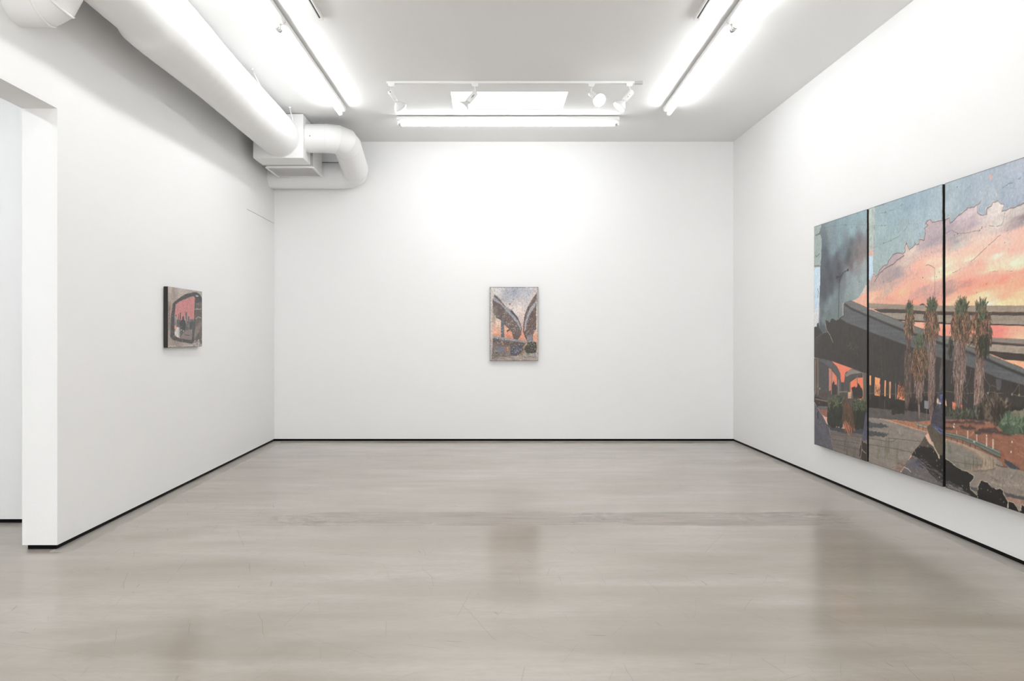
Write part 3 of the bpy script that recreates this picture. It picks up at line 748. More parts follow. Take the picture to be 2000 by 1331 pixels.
T.poly([(-.045,1.229),(.112,1.224),(.098,1.097),(.082,1.067),(-.045,1.048)], (205, 206, 206), .08, tex=.04)
T.line([(.082,1.407),(.098,1.379),(.082,1.330)], .006, (70, 75, 80), .9, .003); T.line([(-.016,1.245),(-.011,1.177)], .007, (70, 66, 66), .8)
T.line([(.082,1.191),(.075,1.142)], .004, (215, 210, 205)); T.poly([(.098,1.103),(.068,1.097),(.061,1.059),(.116,1.047)], (66, 66, 70), jag=.004)
T.line([(.026,1.896),(.123,1.896),(.164,1.962)], .008, (96, 104, 104), .7, .008); T.line([(.033,1.717),(.054,1.698),(.123,1.722)], .006, (84, 92, 92), .9)
T.line([(.005,1.619),(.123,1.612)], .008, (100, 104, 102), .8, .005)
for q in [(.244,1.934),(.447,1.927),(.653,1.909),(.673,1.905),(.570,1.841),(.712,1.863),(.774,1.871),(.867,1.859),(.475,1.681),(.911,1.417)]: T.blob([q], (66, 72, 76), .006, .0035, .8)
T.line([(.191,1.939),(.450,1.927),(.656,1.907),(.828,1.890),(1.023,1.858)], .002, (90, 104, 110), .45, .004)
# flyover: fascia, parapet, dark soffit
T.poly([(-.045,1.048),(.026,1.070),(.098,1.064),(.191,1.008),(.283,1.019),(.251,1.125),(.299,1.116),(.348,1.099),(.374,1.129),(.418,1.131),(.475,1.115),(.542,1.132),(.620,1.156),(.714,1.169),(1.044,1.084),(1.079,1.027),(1.637,.929),(2.021,.858),(2.173,.836),(2.148,.837),(2.243,.824),(2.473,.792),(2.566,.773),(2.692,.746),(2.936,.718),(3.188,.708),(3.188,.548),(3.189,.564),(2.129,.454),(2.114,.439),(1.062,.374),(1.023,.512),(1.045,.687),(.783,.720),(.387,.767),(.133,.782),(-.020,.790)], (70, 65, 62), .005, tex=.10, ts=(.015, .05))
T.poly([(.560,1.131),(.620,1.156),(.618,1.249),(.650,1.262),(.760,1.274),(1.055,1.205),(1.079,1.195),(1.637,1.079),(1.925,1.023),(2.114,.982),(2.173,.963),(2.131,.974),(2.395,.925),(2.566,.894),(2.674,.863),(2.761,.847),(2.936,.806),(3.188,.785),(3.188,.703),(2.936,.716),(2.692,.744),(2.566,.772),(2.473,.790),(2.243,.822),(2.131,.843),(2.173,.832),(2.021,.853),(1.637,.923),(1.079,1.020),(1.044,1.028),(.668,1.098)], (100, 101, 103), .004, tex=.09, ts=(.2, .012), edge=(84, 82, 82), ew=.003)
T.poly([(.650,1.261),(.760,1.273),(1.055,1.204),(1.079,1.192),(1.637,1.076),(1.925,1.020),(2.173,.961),(2.131,.972),(2.395,.922),(2.566,.891),(2.761,.845),(2.936,.804),(3.188,.783),(3.188,.754),(2.936,.776),(2.761,.814),(2.585,.857),(2.482,.876),(2.295,.916),(2.131,.936),(2.114,.942),(1.905,.980),(1.637,1.025),(1.390,1.077),(1.079,1.147),(1.055,1.146),(.894,1.182),(.760,1.212),(.650,1.248)], (116, 116, 114), .004, tex=.07, ts=(.2, .012))
T.line([(.650,1.247),(.760,1.210),(.894,1.179),(1.055,1.142),(1.079,1.140),(1.390,1.071),(1.637,1.019),(1.905,.973),(2.114,.935),(2.173,.922),(2.148,.927),(2.295,.910),(2.482,.870),(2.585,.850),(2.761,.807),(2.936,.769),(3.188,.746)], .012, (62, 59, 60), .85)
T.line([(.614,1.260),(.608,1.218),(.611,1.162)], .004, (205, 188, 170), 1, .003); T.line([(.251,1.095),(.264,1.057),(.294,1.027),(.348,.992),(.406,.929)], .004, (188, 170, 150), .9, .003, brk=.25)
T.line([(.026,.953),(.109,.987),(.217,1.014),(.290,1.019),(.348,1.000)], .004, (120, 118, 118), .8, .003)
T.poly([(-.016,.986),(.191,.992),(.123,.943),(.026,.819),(-.030,.818)], (84, 80, 80), .05, alpha=.5)
T.line([(.542,1.132),(.620,1.156)], .004, (48, 46, 46)); T.line([(.348,1.099),(.374,1.129),(.418,1.131)], .004, (52, 50, 50))
# scratches on the soffit
T.fronds([(.668,.936),(.883,.913),(.850,.858),(.644,.864)], 26, [(120, 108, 96), (104, 96, 90)], .05, .0015, 40, 50, .6)
T.line([(.534,1.487),(.534,1.403),(.530,1.299),(.521,1.141)], .006, (66, 70, 72)); T.line([(.542,1.439),(.560,1.469),(.596,1.503),(.644,1.521),(.714,1.529)], .006, (62, 66, 68))
T.line([(.481,1.493),(.524,1.482),(.575,1.491)], .007, (60, 64, 66)); T.blob([(.703,1.529),(.489,1.482)], (54, 58, 60), .016, .011)
# under the flyover, first panel
T.poly([(-.030,.782),(.057,.784),(.387,.767),(.783,.720),(1.045,.686),(1.045,.215),(-.030,.303)], (88, 82, 78), tex=.14, ts=(.03, .05))
T.poly([(.114,.755),(.325,.707),(.325,.490),(.114,.467)], (86, 84, 83), tex=.06)
OR = (234, 128, 98)
T.poly([(.387,.767),(.783,.720),(.656,.681),(.631,.599),(.574,.596),(.549,.662),(.473,.727)], OR, tex=.04)
T.poly([(.325,.707),(.373,.698),(.369,.515),(.327,.504)], (200, 128, 108), tex=.05); T.poly([(.392,.684),(.493,.634),(.493,.552),(.392,.567)], (222, 130, 104), .006)
T.poly([(.751,.608),(.860,.648),(.982,.657),(.987,.496),(.965,.460),(.783,.528),(.751,.526)], (238, 126, 90), tex=.05)
T.poly([(.814,.462),(.972,.488),(.987,.442),(.814,.441)], (190, 115, 90), jag=.006)
T.poly([(.057,.780),(.207,.782),(.369,.769),(.490,.724),(.554,.670),(.570,.592),(.565,.499),(.498,.487),(.490,.638),(.404,.688),(.280,.724),(.133,.756),(.019,.775)], (98, 97, 98), .004, tex=.06, edge=(70, 68, 68), ew=.002)
T.poly([(.628,.588),(.656,.667),(.783,.716),(.987,.695),(.987,.662),(.860,.653),(.767,.628),(.707,.586),(.707,.509),(.628,.497)], (92, 88, 84), tex=.06)
T.poly([(.652,.660),(.704,.697),(.783,.715),(.979,.693),(.905,.687),(.767,.673),(.672,.646)], (138, 130, 120), .004)
for p_ in ([(.031,.768),(.038,.462)], [(.084,.766),(.088,.458)], [(.380,.687),(.380,.486)], [(.524,.611),(.524,.482)]): T.line(p_, .010, (158, 132, 116))
T.line([(-.004,.775),(-.000,.451)], .014, (80, 74, 70)); T.line([(.978,.689),(.981,.435)], .009, (158, 138, 118)); T.line([(1.009,.687),(1.012,.424)], .010, (140, 122, 108)); T.line([(.996,.690),(.997,.436)], .008, (70, 64, 60))
T.line([(.872,.660),(.875,.603)], .010, (130, 112, 100)); T.line([(.739,.595),(.739,.525)], .010, (170, 118, 98))
T.poly([(.883,.609),(.905,.605),(.965,.554),(.974,.515),(.957,.487),(.905,.489),(.860,.483),(.783,.487),(.770,.562),(.814,.575),(.860,.571)], (60, 54, 52), jag=.012)
T.poly([(.392,.575),(.425,.595),(.456,.571),(.490,.566),(.490,.487),(.392,.480)], (70, 62, 58), jag=.01)
T.poly([(.577,.592),(.610,.598),(.623,.588),(.631,.490),(.574,.486)], (82, 80, 80)); T.poly([(.704,.522),(.767,.527),(.767,.475),(.704,.470)], (206, 158, 128))
T.line([(.540,.512),(.688,.525)], .006, (150, 135, 125), .9); T.line([(.783,.525),(.786,.474)], .010, (150, 130, 115))
T.line([(.114,.460),(.298,.474)], .007, (120, 62, 58), .8); T.blob([(.129,.514)], (170, 175, 175), .012, .01)
T.poly([(-.020,.439),(.298,.421),(.298,.355),(-.020,.350)], (56, 52, 50), tex=.2); T.poly([(.038,.420),(.298,.421),(.289,.406),(.019,.407)], (132, 104, 90))
T.poly([(.096,.356),(.298,.369),(.298,.347),(.096,.331)], (108, 106, 108)); T.poly([(.096,.329),(.298,.341),(.284,.268),(.180,.284)], (156, 104, 84), jag=.006, tex=.1)
T.poly([(.316,.194),(.688,.207),(1.023,.246),(1.045,.348),(1.045,-.004),(.421,-.005),(.325,.166)], (122, 112, 106), tex=.10, ts=(.3, .012))
T.poly([(.152,.289),(.298,.207),(.688,.214),(.994,.246),(.965,.209),(.623,.175),(.334,.170)], (74, 77, 82), jag=.006)
for p_ in ([(.369,.134),(.965,.185)], [(.387,.092),(.905,.124)], [(.369,.149),(.965,.202)], [(.404,.058),(.905,.077)]): T.line(p_, .004, (92, 85, 82), .7, .004)
T.poly([(.298,.377),(.334,.424),(.421,.453),(.490,.472),(.607,.467),(.656,.449),(.599,.211),(.298,.196),(.286,.317)], (55, 56, 47), jag=.018, tex=.25, ts=(.03, .05))
T.poly([(.783,.446),(.860,.466),(.965,.481),(1.023,.465),(1.030,.386),(.987,.245),(.814,.232)], (53, 54, 45), jag=.018, tex=.25, ts=(.03, .05))
T.fronds([(.298,.421),(.490,.472),(.656,.464),(.656,.407),(.316,.364)], 120, [(98, 108, 78), (78, 88, 66), (122, 122, 92)], .03, .005, 60, 60)
T.fronds([(.783,.453),(.965,.481),(1.030,.466),(1.023,.399),(.798,.385)], 110, [(104, 112, 84), (80, 88, 66)], .03, .005, 60, 60)
T.poly([(.607,.431),(.704,.453),(.783,.391),(.845,.229),(.672,.202),(.594,.267)], (104, 74, 58), jag=.02, tex=.3, ts=(.02, .04))
T.fronds([(.607,.431),(.704,.453),(.783,.391),(.814,.229),(.672,.205),(.594,.267)], 110, [(140, 98, 72), (76, 60, 46), (90, 86, 60)], .05, .004)
T.fronds([(.599,.289),(.845,.239),(.672,.202)], 40, [(190, 118, 88), (160, 100, 76)], .04, .005, -60, 20)
T.line([(.421,.453),(.994,.510)], .003, (110, 90, 70), .5, .006)
PUR = (98, 95, 104)
T.poly([(-.049,.402),(.029,.369),(.086,.328),(.189,.278),(.271,.219),(.334,.181),(.343,.131),(.373,.091),(.395,.035),(.435,-.003),(-.049,-.025)], PUR, jag=.004, tex=.14, ts=(.05, .05), z=-.002, edge=(190, 180, 172), ew=.0035)
T.specks(90, (175, 170, 172), .002, .006, (.0, .36, .02, .55), .6)
T.line([(-.016,.497),(.004,.467),(-.000,.428)], .007, (185, 178, 170)); T.line([(.080,.297),(.077,.248)], .012, (40, 36, 36))
T.poly([(1.023,.385),(1.052,.388),(1.052,.176),(.965,.138),(.972,.206),(1.001,.303)], (92, 92, 112), jag=.006, tex=.15)
T.poly([(.943,.159),(.979,.150),(1.023,.146),(1.052,.130),(1.052,-.016),(.905,.009),(.920,.092)], (66, 58, 52), jag=.008, tex=.3, z=-.002, edge=(176, 158, 135), ew=.003)
T.line([(.943,.162),(.950,.083),(1.023,.060)], .004, (196, 178, 152), .9, .004); T.line([(.928,.012),(.950,.083)], .004, (196, 178, 152), .9, .004)
for q in [(.656,.056),(.798,.048),(.688,.109)]: T.fronds([(q[0] - .05, q[1] - .08), (q[0] + .05, q[1] - .08), (q[0] + .05, q[1]), (q[0] - .05, q[1])], 10, [(96, 88, 70)], .07, .004, 92, 8, .6)
# second panel: openings, verge, road
T.poly([(1.062,.536),(1.627,.538),(1.974,.580),(2.114,.600),(2.114,.429),(1.062,.368)], (56, 52, 49), .03, tex=.2, ts=(.05, .05))
for p_ in ([(1.089,.677),(1.115,.679),(1.111,.601),(1.087,.603)], [(1.177,.670),(1.264,.664),(1.253,.630),(1.265,.608),(1.258,.530),(1.171,.531)], [(1.331,.655),(1.353,.653),(1.345,.533),(1.327,.536)], [(1.404,.647),(1.428,.649),(1.422,.525),(1.403,.526)]):
    T.poly(p_, (244, 158, 106), .003, tex=.06)
T.poly([(1.533,.632),(1.637,.625),(1.633,.526),(1.516,.529)], (226, 142, 98), .003, tex=.1)
T.fronds([(1.533,.630),(1.637,.622),(1.633,.530),(1.516,.529)], 90, [(96, 66, 52), (70, 52, 44), (150, 92, 66)], .03, .0035, 80, 30)
T.fronds([(1.177,.584),(1.258,.584),(1.258,.531),(1.171,.531)], 26, [(150, 105, 80), (120, 80, 64)], .03, .004, 80, 20)
for p_, c_ in (([(1.499,.639),(1.499,.526)], (150, 142, 136)), ([(1.098,.603),(1.098,.495)], (110, 100, 92)), ([(1.413,.622),(1.413,.565)], (120, 104, 92)), ([(1.333,.503),(1.331,.400)], (104, 98, 90)), ([(1.633,.439),(1.633,.390)], (130, 120, 112))):
    T.line(p_, .006, c_, .9)
T.line([(1.209,1.285),(1.221,1.109),(1.258,.992),(1.276,.817),(1.300,.673)], .002, (130, 116, 104), .5, .003)
T.poly([(1.062,.428),(1.390,.439),(1.680,.460),(1.974,.461),(1.978,.415),(1.785,.389),(1.594,.378),(1.366,.364),(1.062,.349)], (98, 91, 88), jag=.006, tex=.12, ts=(.04, .02))
T.poly([(1.436,.449),(1.616,.498),(1.627,.433),(1.448,.405)], (58, 54, 48), jag=.015)
T.poly([(1.342,.365),(1.594,.376),(1.785,.389),(1.983,.421),(1.983,.390),(1.925,.337),(1.594,.348)], (172, 118, 90), .006, tex=.1, ts=(.03, .015))
T.poly([(1.043,.349),(1.366,.363),(1.583,.350),(1.764,.342),(1.937,.334),(1.905,.303),(1.826,.230),(1.723,.157),(1.648,.072),(1.550,-.007),(1.043,-.008)], (143, 133, 124), .004, tex=.10, ts=(.12, .015))
T.line([(1.342,.360),(1.583,.350),(1.764,.342),(1.937,.334)], .006, (196, 152, 122), .9, .004)
T.poly([(1.583,.357),(1.826,.389),(1.964,.414),(1.925,.347),(1.764,.347)], (174, 120, 92), .01, tex=.12)
T.poly([(1.043,.315),(1.270,.324),(1.354,.322),(1.401,.310),(1.270,.289),(1.043,.270)], (84, 86, 88), jag=.01, js=.02); T.poly([(1.043,.245),(1.270,.257),(1.401,.261),(1.331,.230),(1.043,.202)], (84, 86, 88), jag=.01, js=.02)
for p_ in ([(1.062,.188),(1.436,.205),(1.505,.232)], [(1.390,.228),(1.616,.245),(1.851,.262)], [(1.062,.138),(1.448,.161),(1.723,.169)]): T.line(p_, .004, (98, 90, 86), .8, .003)
T.fronds([(1.527,.290),(1.583,.297),(1.583,.247),(1.539,.247)], 10, [(170, 160, 152)], .04, .003, 90, 25, .6)
for x_ in [(1.239,.040),(1.354,.035),(1.505,.064),(1.378,.107)]: T.fronds([(x_[0] - .03, x_[1]), (x_[0] + .03, x_[1]), (x_[0] + .03, x_[1] + .08), (x_[0] - .03, x_[1] + .08)], 14, [(98, 100, 76), (120, 116, 92)], .09, .003, 90, 6, .6)
T.fronds([(1.482,.060),(1.648,.069),(1.594,.011),(1.482,.015)], 30, [(128, 84, 66), (150, 110, 90)], .03, .004, 10, 30, .6)
T.poly([(1.780,.385),(1.937,.378),(1.925,.359),(1.780,.367)], (150, 147, 134), .003, edge=(100, 94, 86), ew=.002)
for p_ in ([(1.815,.372),(1.815,.345)], [(1.876,.368),(1.876,.342)]): T.line(p_, .005, (90, 80, 72))
T.poly([(1.891,.547),(1.952,.547),(1.949,.494),(1.894,.494)], (136, 137, 144), .003); T.line([(1.922,.492),(1.920,.378)], .004, (140, 118, 100))
# palms
GR = [(78, 98, 74), (96, 118, 86), (58, 74, 58), (50, 58, 48), (114, 112, 86), (130, 96, 76)]
RU = [(142, 94, 78), (186, 122, 96), (112, 100, 74), (86, 84, 62), (60, 56, 48), (50, 48, 42), (120, 112, 80), (176, 126, 106), (98, 80, 64)]
TR = [(146, 124, 114), (116, 98, 90), (172, 148, 136), (78, 66, 62), (142, 106, 92)]
def palm(trunk, mass, crown, n=1.0, dark=False):
    tr = [tuple(int(c * .82) for c in k) for k in TR] if dark else TR
    T.poly(trunk, tr[1], .006, .004, tex=.15, ts=(.012, .15)); T.fronds(trunk, int(260 * n), tr, .045, .003, -90, 9)
    T.poly(mass, (104, 82, 64), .008, .012, .03, tex=.2); T.fronds(mass, int(520 * n), RU, .032, .0038, -90, 24)
    T.fronds(crown, int(190 * n), GR, .034, .0038, 88, 30)
palm([(1.643,1.024),(1.714,1.024),(1.712,.884),(1.723,.722),(1.717,.543),(1.707,.614),(1.691,.532),(1.670,.470),(1.632,.472),(1.629,.536),(1.624,.772),(1.632,.882),(1.648,.937)], [(1.643,1.161),(1.680,1.182),(1.728,1.164),(1.759,1.131),(1.754,1.045),(1.733,1.013),(1.702,1.002),(1.637,1.008),(1.629,1.046),(1.635,1.101)], [(1.667,1.193),(1.680,1.203),(1.723,1.197),(1.723,1.175),(1.749,1.142),(1.691,1.122),(1.654,1.155)], .8, True)
palm([(1.925,1.002),(2.045,1.002),(2.035,.961),(2.026,.838),(2.021,.710),(2.031,.660),(2.012,.566),(2.004,.603),(2.007,.541),(1.985,.406),(1.974,.399),(1.962,.476),(1.940,.588),(1.940,.680),(1.933,.836)], [(1.915,1.164),(1.954,1.178),(2.021,1.171),(2.049,1.144),(2.054,1.103),(2.077,1.068),(2.073,1.032),(2.049,.992),(2.002,1.002),(1.964,.961),(1.925,.971),(1.891,1.023),(1.896,1.060),(1.925,1.080),(1.886,1.133)], [(1.940,1.194),(1.964,1.214),(2.002,1.215),(2.045,1.190),(2.040,1.160),(1.983,1.146),(1.945,1.163)])
palm([(1.764,.724),(1.886,.730),(1.876,.650),(1.856,.586),(1.848,.576),(1.834,.564),(1.826,.447),(1.815,.446),(1.815,.563),(1.797,.588),(1.780,.628),(1.764,.670)], [(1.733,.884),(1.775,.911),(1.905,.908),(1.935,.867),(1.930,.784),(1.915,.720),(1.866,.697),(1.764,.692),(1.728,.754),(1.723,.830)], [(1.769,.933),(1.795,.965),(1.836,.986),(1.896,.960),(1.915,.919),(1.866,.892),(1.775,.890)])
palm([(2.259,.987),(2.375,.982),(2.370,.924),(2.380,.838),(2.375,.752),(2.346,.658),(2.335,.559),(2.311,.533),(2.301,.393),(2.276,.390),(2.271,.530),(2.259,.552),(2.248,.687),(2.238,.775),(2.248,.887)], [(2.243,1.135),(2.285,1.157),(2.385,1.148),(2.425,1.107),(2.444,1.050),(2.415,.970),(2.365,.947),(2.305,.982),(2.243,.970),(2.212,1.053),(2.228,1.088)], [(2.269,1.169),(2.295,1.192),(2.346,1.198),(2.390,1.177),(2.395,1.142),(2.335,1.121),(2.274,1.134)], 1.2)
palm([(2.477,.914),(2.571,.916),(2.566,.844),(2.557,.761),(2.555,.650),(2.539,.576),(2.532,.574),(2.521,.423),(2.508,.422),(2.480,.570),(2.465,.569),(2.471,.756),(2.482,.836)], [(2.454,1.123),(2.520,1.138),(2.585,1.131),(2.625,1.130),(2.630,1.064),(2.648,1.015),(2.625,.960),(2.594,.905),(2.548,.916),(2.492,.926),(2.444,.954),(2.449,1.005),(2.492,1.005),(2.434,1.067)], [(2.520,1.172),(2.548,1.182),(2.585,1.175),(2.580,1.131),(2.576,1.082),(2.529,1.071),(2.515,1.127),(2.482,1.134),(2.482,1.162),(2.506,1.156)], 1.2)
T.fronds([(2.511,.993),(2.625,1.004),(2.594,.905),(2.520,.915)], 120, [(66, 66, 52), (52, 52, 44), (84, 84, 62)], .06, .005, -90, 15)
T.fronds([(2.185,.987),(2.243,.987),(2.222,.899),(2.196,.898)], 40, [(70, 68, 56), (54, 52, 46), (92, 86, 66)], .06, .005, -90, 12)
# torn water layer between the second and third panel
T.poly([(2.109,.846),(2.121,.841),(2.121,.574),(2.049,.569),(2.077,.622),(2.082,.739)], (104, 94, 88), jag=.005, tex=.25, ts=(.02, .03))
T.poly([(2.123,.671),(2.059,.606),(2.045,.534),(1.995,.463),(1.974,.415),(1.974,.391),(2.021,.366),(2.123,.334)], (76, 74, 84), jag=.004, tex=.2, ts=(.06, .012))
T.fronds([(1.993,.396),(2.077,.395),(2.118,.339),(2.021,.368)], 70, [(128, 134, 160), (60, 64, 96), (92, 96, 124)], .06, .003, -25, 10)
T.fronds([(2.068,.592),(2.118,.611),(2.118,.540),(2.068,.546)], 36, [(86, 92, 140), (120, 128, 170), (70, 66, 84)], .04, .004, -20, 30)
T.blob([(2.060,.556)], (232, 190, 150), .014, .02); T.blob([(2.086,.544)], (190, 192, 200), .02, .006)
T.poly([(1.925,.372),(1.974,.396),(2.026,.366),(2.123,.334),(2.123,.187),(2.077,.198),(2.004,.259),(1.985,.277),(1.940,.331)], (104, 92, 78), .006, tex=.12, ts=(.05, .05))
T.poly([(1.907,.310),(1.821,.229),(1.723,.167),(1.723,.151),(1.826,.145),(2.123,.139),(2.123,.199),(2.082,.178),(2.012,.252),(1.954,.268)], (98, 86, 74), .006, tex=.1)
T.poly([(1.826,.230),(1.905,.234),(2.002,.235),(2.059,.200),(2.123,.209),(2.123,.049),(2.021,.064),(1.886,.099),(1.764,.144),(1.723,.157),(1.764,.189)], (42, 39, 37), jag=.01, tex=.25, ts=(.08, .012))
T.poly([(1.723,.140),(1.664,.094),(1.643,.063),(1.572,-.001),(2.123,-.012),(2.123,.049),(2.021,.064),(1.945,.080),(1.886,.099),(1.775,.140)], (114, 107, 108), jag=.008, tex=.14, ts=(.08, .02), edge=(90, 84, 84), ew=.002)
T.fronds([(1.723,.151),(1.826,.145),(1.974,.105),(2.118,.073),(2.118,.038),(1.974,.059),(1.826,.097),(1.723,.130)], 120, [(44, 41, 40), (120, 112, 112), (60, 56, 56)], .07, .004, -8, 8)
T.poly([(1.712,.112),(1.826,.129),(1.866,.098),(1.764,.050),(1.680,.075)], (96, 98, 112), .04, alpha=.6)
T.line([(1.907,.310),(1.930,.285),(1.959,.266),(2.007,.253),(2.035,.227),(2.060,.203),(2.082,.181)], .005, (205, 190, 168), 1, .003); T.line([(1.940,.333),(1.964,.300),(1.985,.277),(2.014,.257)], .004, (190, 176, 158), 1, .003)
T.poly([(1.969,.275),(2.002,.279),(2.014,.252),(1.983,.261)], (186, 170, 150)); T.line([(1.621,.050),(1.680,.045),(1.714,.030)], .004, (205, 198, 190)); T.line([(1.723,.157),(1.764,.192),(1.775,.169)], .004, (150, 138, 125))
T.poly([(2.063,.206),(2.079,.203),(2.085,.178),(2.068,.181)], (200, 186, 165)); T.specks(40, (190, 186, 186), .002, .006, (1.55, 2.15, .02, .3), .6)
# third panel: ground
T.poly([(2.129,.511),(2.383,.528),(2.566,.577),(2.936,.588),(3.189,.610),(3.189,.518),(2.566,.471),(2.129,.436)], (62, 58, 53), .03, tex=.2, ts=(.05, .05))
for p_ in ([(2.683,.734),(2.735,.737),(2.727,.672),(2.692,.670)], ): T.poly(p_, (92, 90, 92), tex=.1)
T.poly([(2.134,.575),(2.161,.566),(2.168,.529),(2.147,.540)], (232, 178, 136)); T.poly([(2.230,.567),(2.265,.560),(2.263,.516),(2.232,.519)], (228, 130, 92)); T.poly([(2.323,.556),(2.345,.553),(2.347,.524),(2.325,.528)], (214, 122, 86))
T.poly([(2.129,.445),(2.383,.471),(2.583,.473),(2.736,.473),(2.936,.495),(3.189,.522),(3.189,.078),(2.129,.056)], (154, 104, 82), .01, tex=.12, ts=(.06, .02))
T.fronds([(2.145,.444),(2.936,.441),(2.936,.245),(2.736,.315),(2.145,.363)], 160, [(172, 124, 100), (136, 90, 72), (184, 146, 124)], .02, .003, 0, 14, .3)
T.poly([(2.129,.462),(2.267,.479),(2.267,.455),(2.129,.443)], (86, 88, 92), tex=.05)
T.fronds([(2.129,.500),(2.476,.526),(2.539,.484),(2.316,.461),(2.129,.465)], 130, [(82, 86, 74), (62, 64, 54), (104, 102, 88)], .03, .006, 90, 50)
for p_ in ([(2.129,.424),(2.335,.444),(2.566,.466)], [(2.129,.387),(2.237,.397)], [(2.335,.410),(2.476,.424)], [(2.521,.421),(2.694,.440)], [(2.471,.401),(2.652,.418),(2.817,.429)]): T.line(p_, .012, (76, 66, 66), .85, .012, .03)
T.fronds([(2.548,.549),(2.652,.589),(2.736,.591),(2.776,.559),(2.772,.508),(2.727,.493),(2.694,.456),(2.635,.478),(2.574,.477)], 420, [(108, 90, 78), (84, 70, 60), (132, 112, 98), (64, 58, 48), (92, 90, 72)], .05, .006, 88, 35)
T.fronds([(2.669,.549),(2.768,.558),(2.768,.507),(2.727,.493),(2.694,.458),(2.661,.486)], 120, [(60, 54, 46), (74, 62, 54)], .05, .006, 88, 30)
T.poly([(2.832,.561),(2.936,.579),(3.189,.602),(3.189,.536),(2.840,.507)], (132, 126, 106), jag=.03, js=.05, tex=.2); T.poly([(2.768,.558),(2.824,.566),(2.828,.513),(2.768,.505)], (84, 96, 80), jag=.02, tex=.2)
T.poly([(2.703,.465),(2.727,.495),(2.832,.513),(2.936,.512),(3.189,.532),(3.189,.472),(2.856,.431),(2.752,.439)], (70, 88, 70), jag=.02, js=.04, tex=.25, ts=(.03, .03))
T.fronds([(2.711,.471),(2.736,.496),(2.832,.511),(2.936,.510),(3.189,.527),(3.189,.504),(2.817,.467)], 220, [(96, 116, 92), (78, 98, 76), (120, 132, 108)], .035, .006, 80, 45)
T.poly([(2.793,.454),(2.856,.476),(2.895,.466),(2.887,.435),(2.809,.426)], (88, 104, 84), jag=.02, tex=.2)
# road, shoulder and kerb
T.poly([(2.129,.321),(2.335,.312),(2.503,.298),(2.686,.272),(2.768,.248),(2.936,.235),(3.189,.240),(3.189,.008),(2.129,-.002)], (146, 134, 124), .006, tex=.10, ts=(.12, .02))
T.poly([(2.129,.321),(2.267,.318),(2.383,.309),(2.503,.295),(2.618,.281),(2.686,.270),(2.694,.216),(2.618,.190),(2.476,.170),(2.548,.214),(2.557,.241),(2.485,.275),(2.335,.298),(2.129,.308)], (168, 150, 130), .006, tex=.1)
T.poly([(2.129,.304),(2.335,.294),(2.480,.270),(2.539,.244),(2.546,.221),(2.503,.190),(2.402,.155),(2.325,.151),(2.129,.171)], (138, 131, 122), .006, tex=.09, ts=(.1, .012))
T.line([(2.129,.309),(2.335,.298),(2.480,.275),(2.546,.252),(2.558,.228),(2.521,.194),(2.457,.168),(2.383,.154)], .006, (170, 128, 106), .9, .004)
T.line([(2.237,.185),(2.383,.193),(2.548,.209)], .004, (106, 98, 92), .8, .002); T.line([(2.457,.159),(2.566,.178),(2.669,.206),(2.686,.220)], .005, (110, 98, 84), .7, .006)
T.fronds([(2.364,.179),(2.669,.233),(2.686,.204),(2.364,.141)], 40, [(112, 108, 84)], .05, .003, 90, 8, .6)
T.fronds([(2.476,.148),(2.895,.189),(2.936,.122),(2.736,.105),(2.521,.124)], 50, [(168, 154, 140), (128, 116, 108)], .08, .006, 90, 60, .35)
T.fronds([(2.186,.242),(2.217,.247),(2.217,.218),(2.186,.214)], 12, [(110, 112, 90)], .06, .003, 90, 8, .7)
T.poly([(2.434,.059),(2.503,.065),(2.505,.043),(2.457,.040),(2.430,.045)], (92, 90, 92), jag=.004); T.poly([(2.752,.086),(2.817,.092),(2.936,.095),(3.189,.124),(3.189,.106),(2.936,.077),(2.785,.063)], (88, 86, 88), jag=.006)
T.poly([(2.768,.065),(2.936,.076),(3.189,.106),(3.189,.055),(2.936,.034),(2.864,.044),(2.785,.048)], (164, 128, 112), jag=.006, tex=.12)
# guard rail with posts
for p_ in ([(2.217,.346),(2.217,.321)], [(2.286,.341),(2.286,.318)], [(2.347,.337),(2.347,.315)], [(2.425,.328),(2.425,.306)], [(2.480,.322),(2.480,.303)]): T.line(p_, .006, (84, 74, 66))
T.poly([(2.126,.360),(2.247,.363),(2.335,.362),(2.476,.350),(2.539,.344),(2.618,.329),(2.686,.324),(2.727,.313),(2.729,.282),(2.686,.287),(2.618,.299),(2.467,.321),(2.316,.336),(2.126,.337)], (112, 122, 110), .003, tex=.04, edge=(84, 84, 78), ew=.0025)
T.line([(2.126,.349),(2.316,.350),(2.476,.337),(2.618,.316),(2.727,.299)], .004, (86, 94, 86), .8); T.line([(2.126,.356),(2.335,.359),(2.476,.347),(2.618,.326),(2.719,.311)], .004, (146, 154, 142), .8)
T.poly([(2.457,.346),(2.476,.344),(2.478,.335),(2.459,.335)], (186, 190, 192))
T.line([(2.539,.308),(2.652,.286),(2.727,.279)], .004, (78, 66, 58), .8, .004)
for p_, w_ in (([(2.279,.385),(2.279,.365)], .004), ([(2.400,.396),(2.400,.355)], .007), ([(2.494,.385),(2.496,.349)], .006), ([(2.593,.379),(2.593,.334)], .008), ([(2.656,.374),(2.656,.327)], .009)): T.line(p_, w_, (212, 192, 176))
T.line([(2.430,.372),(2.467,.401)], .004, (196, 150, 130), .8)
T.poly([(2.746,.288),(2.785,.276),(2.840,.264),(2.914,.241),(2.864,.237),(2.801,.238),(2.760,.257)], (74, 76, 86), jag=.004); T.poly([(2.736,.311),(2.760,.312),(2.760,.248),(2.794,.246),(2.754,.233),(2.727,.272)], (154, 98, 68), jag=.004, tex=.1)
T.line([(2.686,.233),(2.736,.230),(2.785,.235)], .005, (104, 74, 58), .8, .004)
for q in [(2.242,.408),(2.252,.424),(2.592,.393),(2.823,.328),(2.832,.386),(2.252,.405)]: T.blob([q], (214, 204, 196), .006, .007)
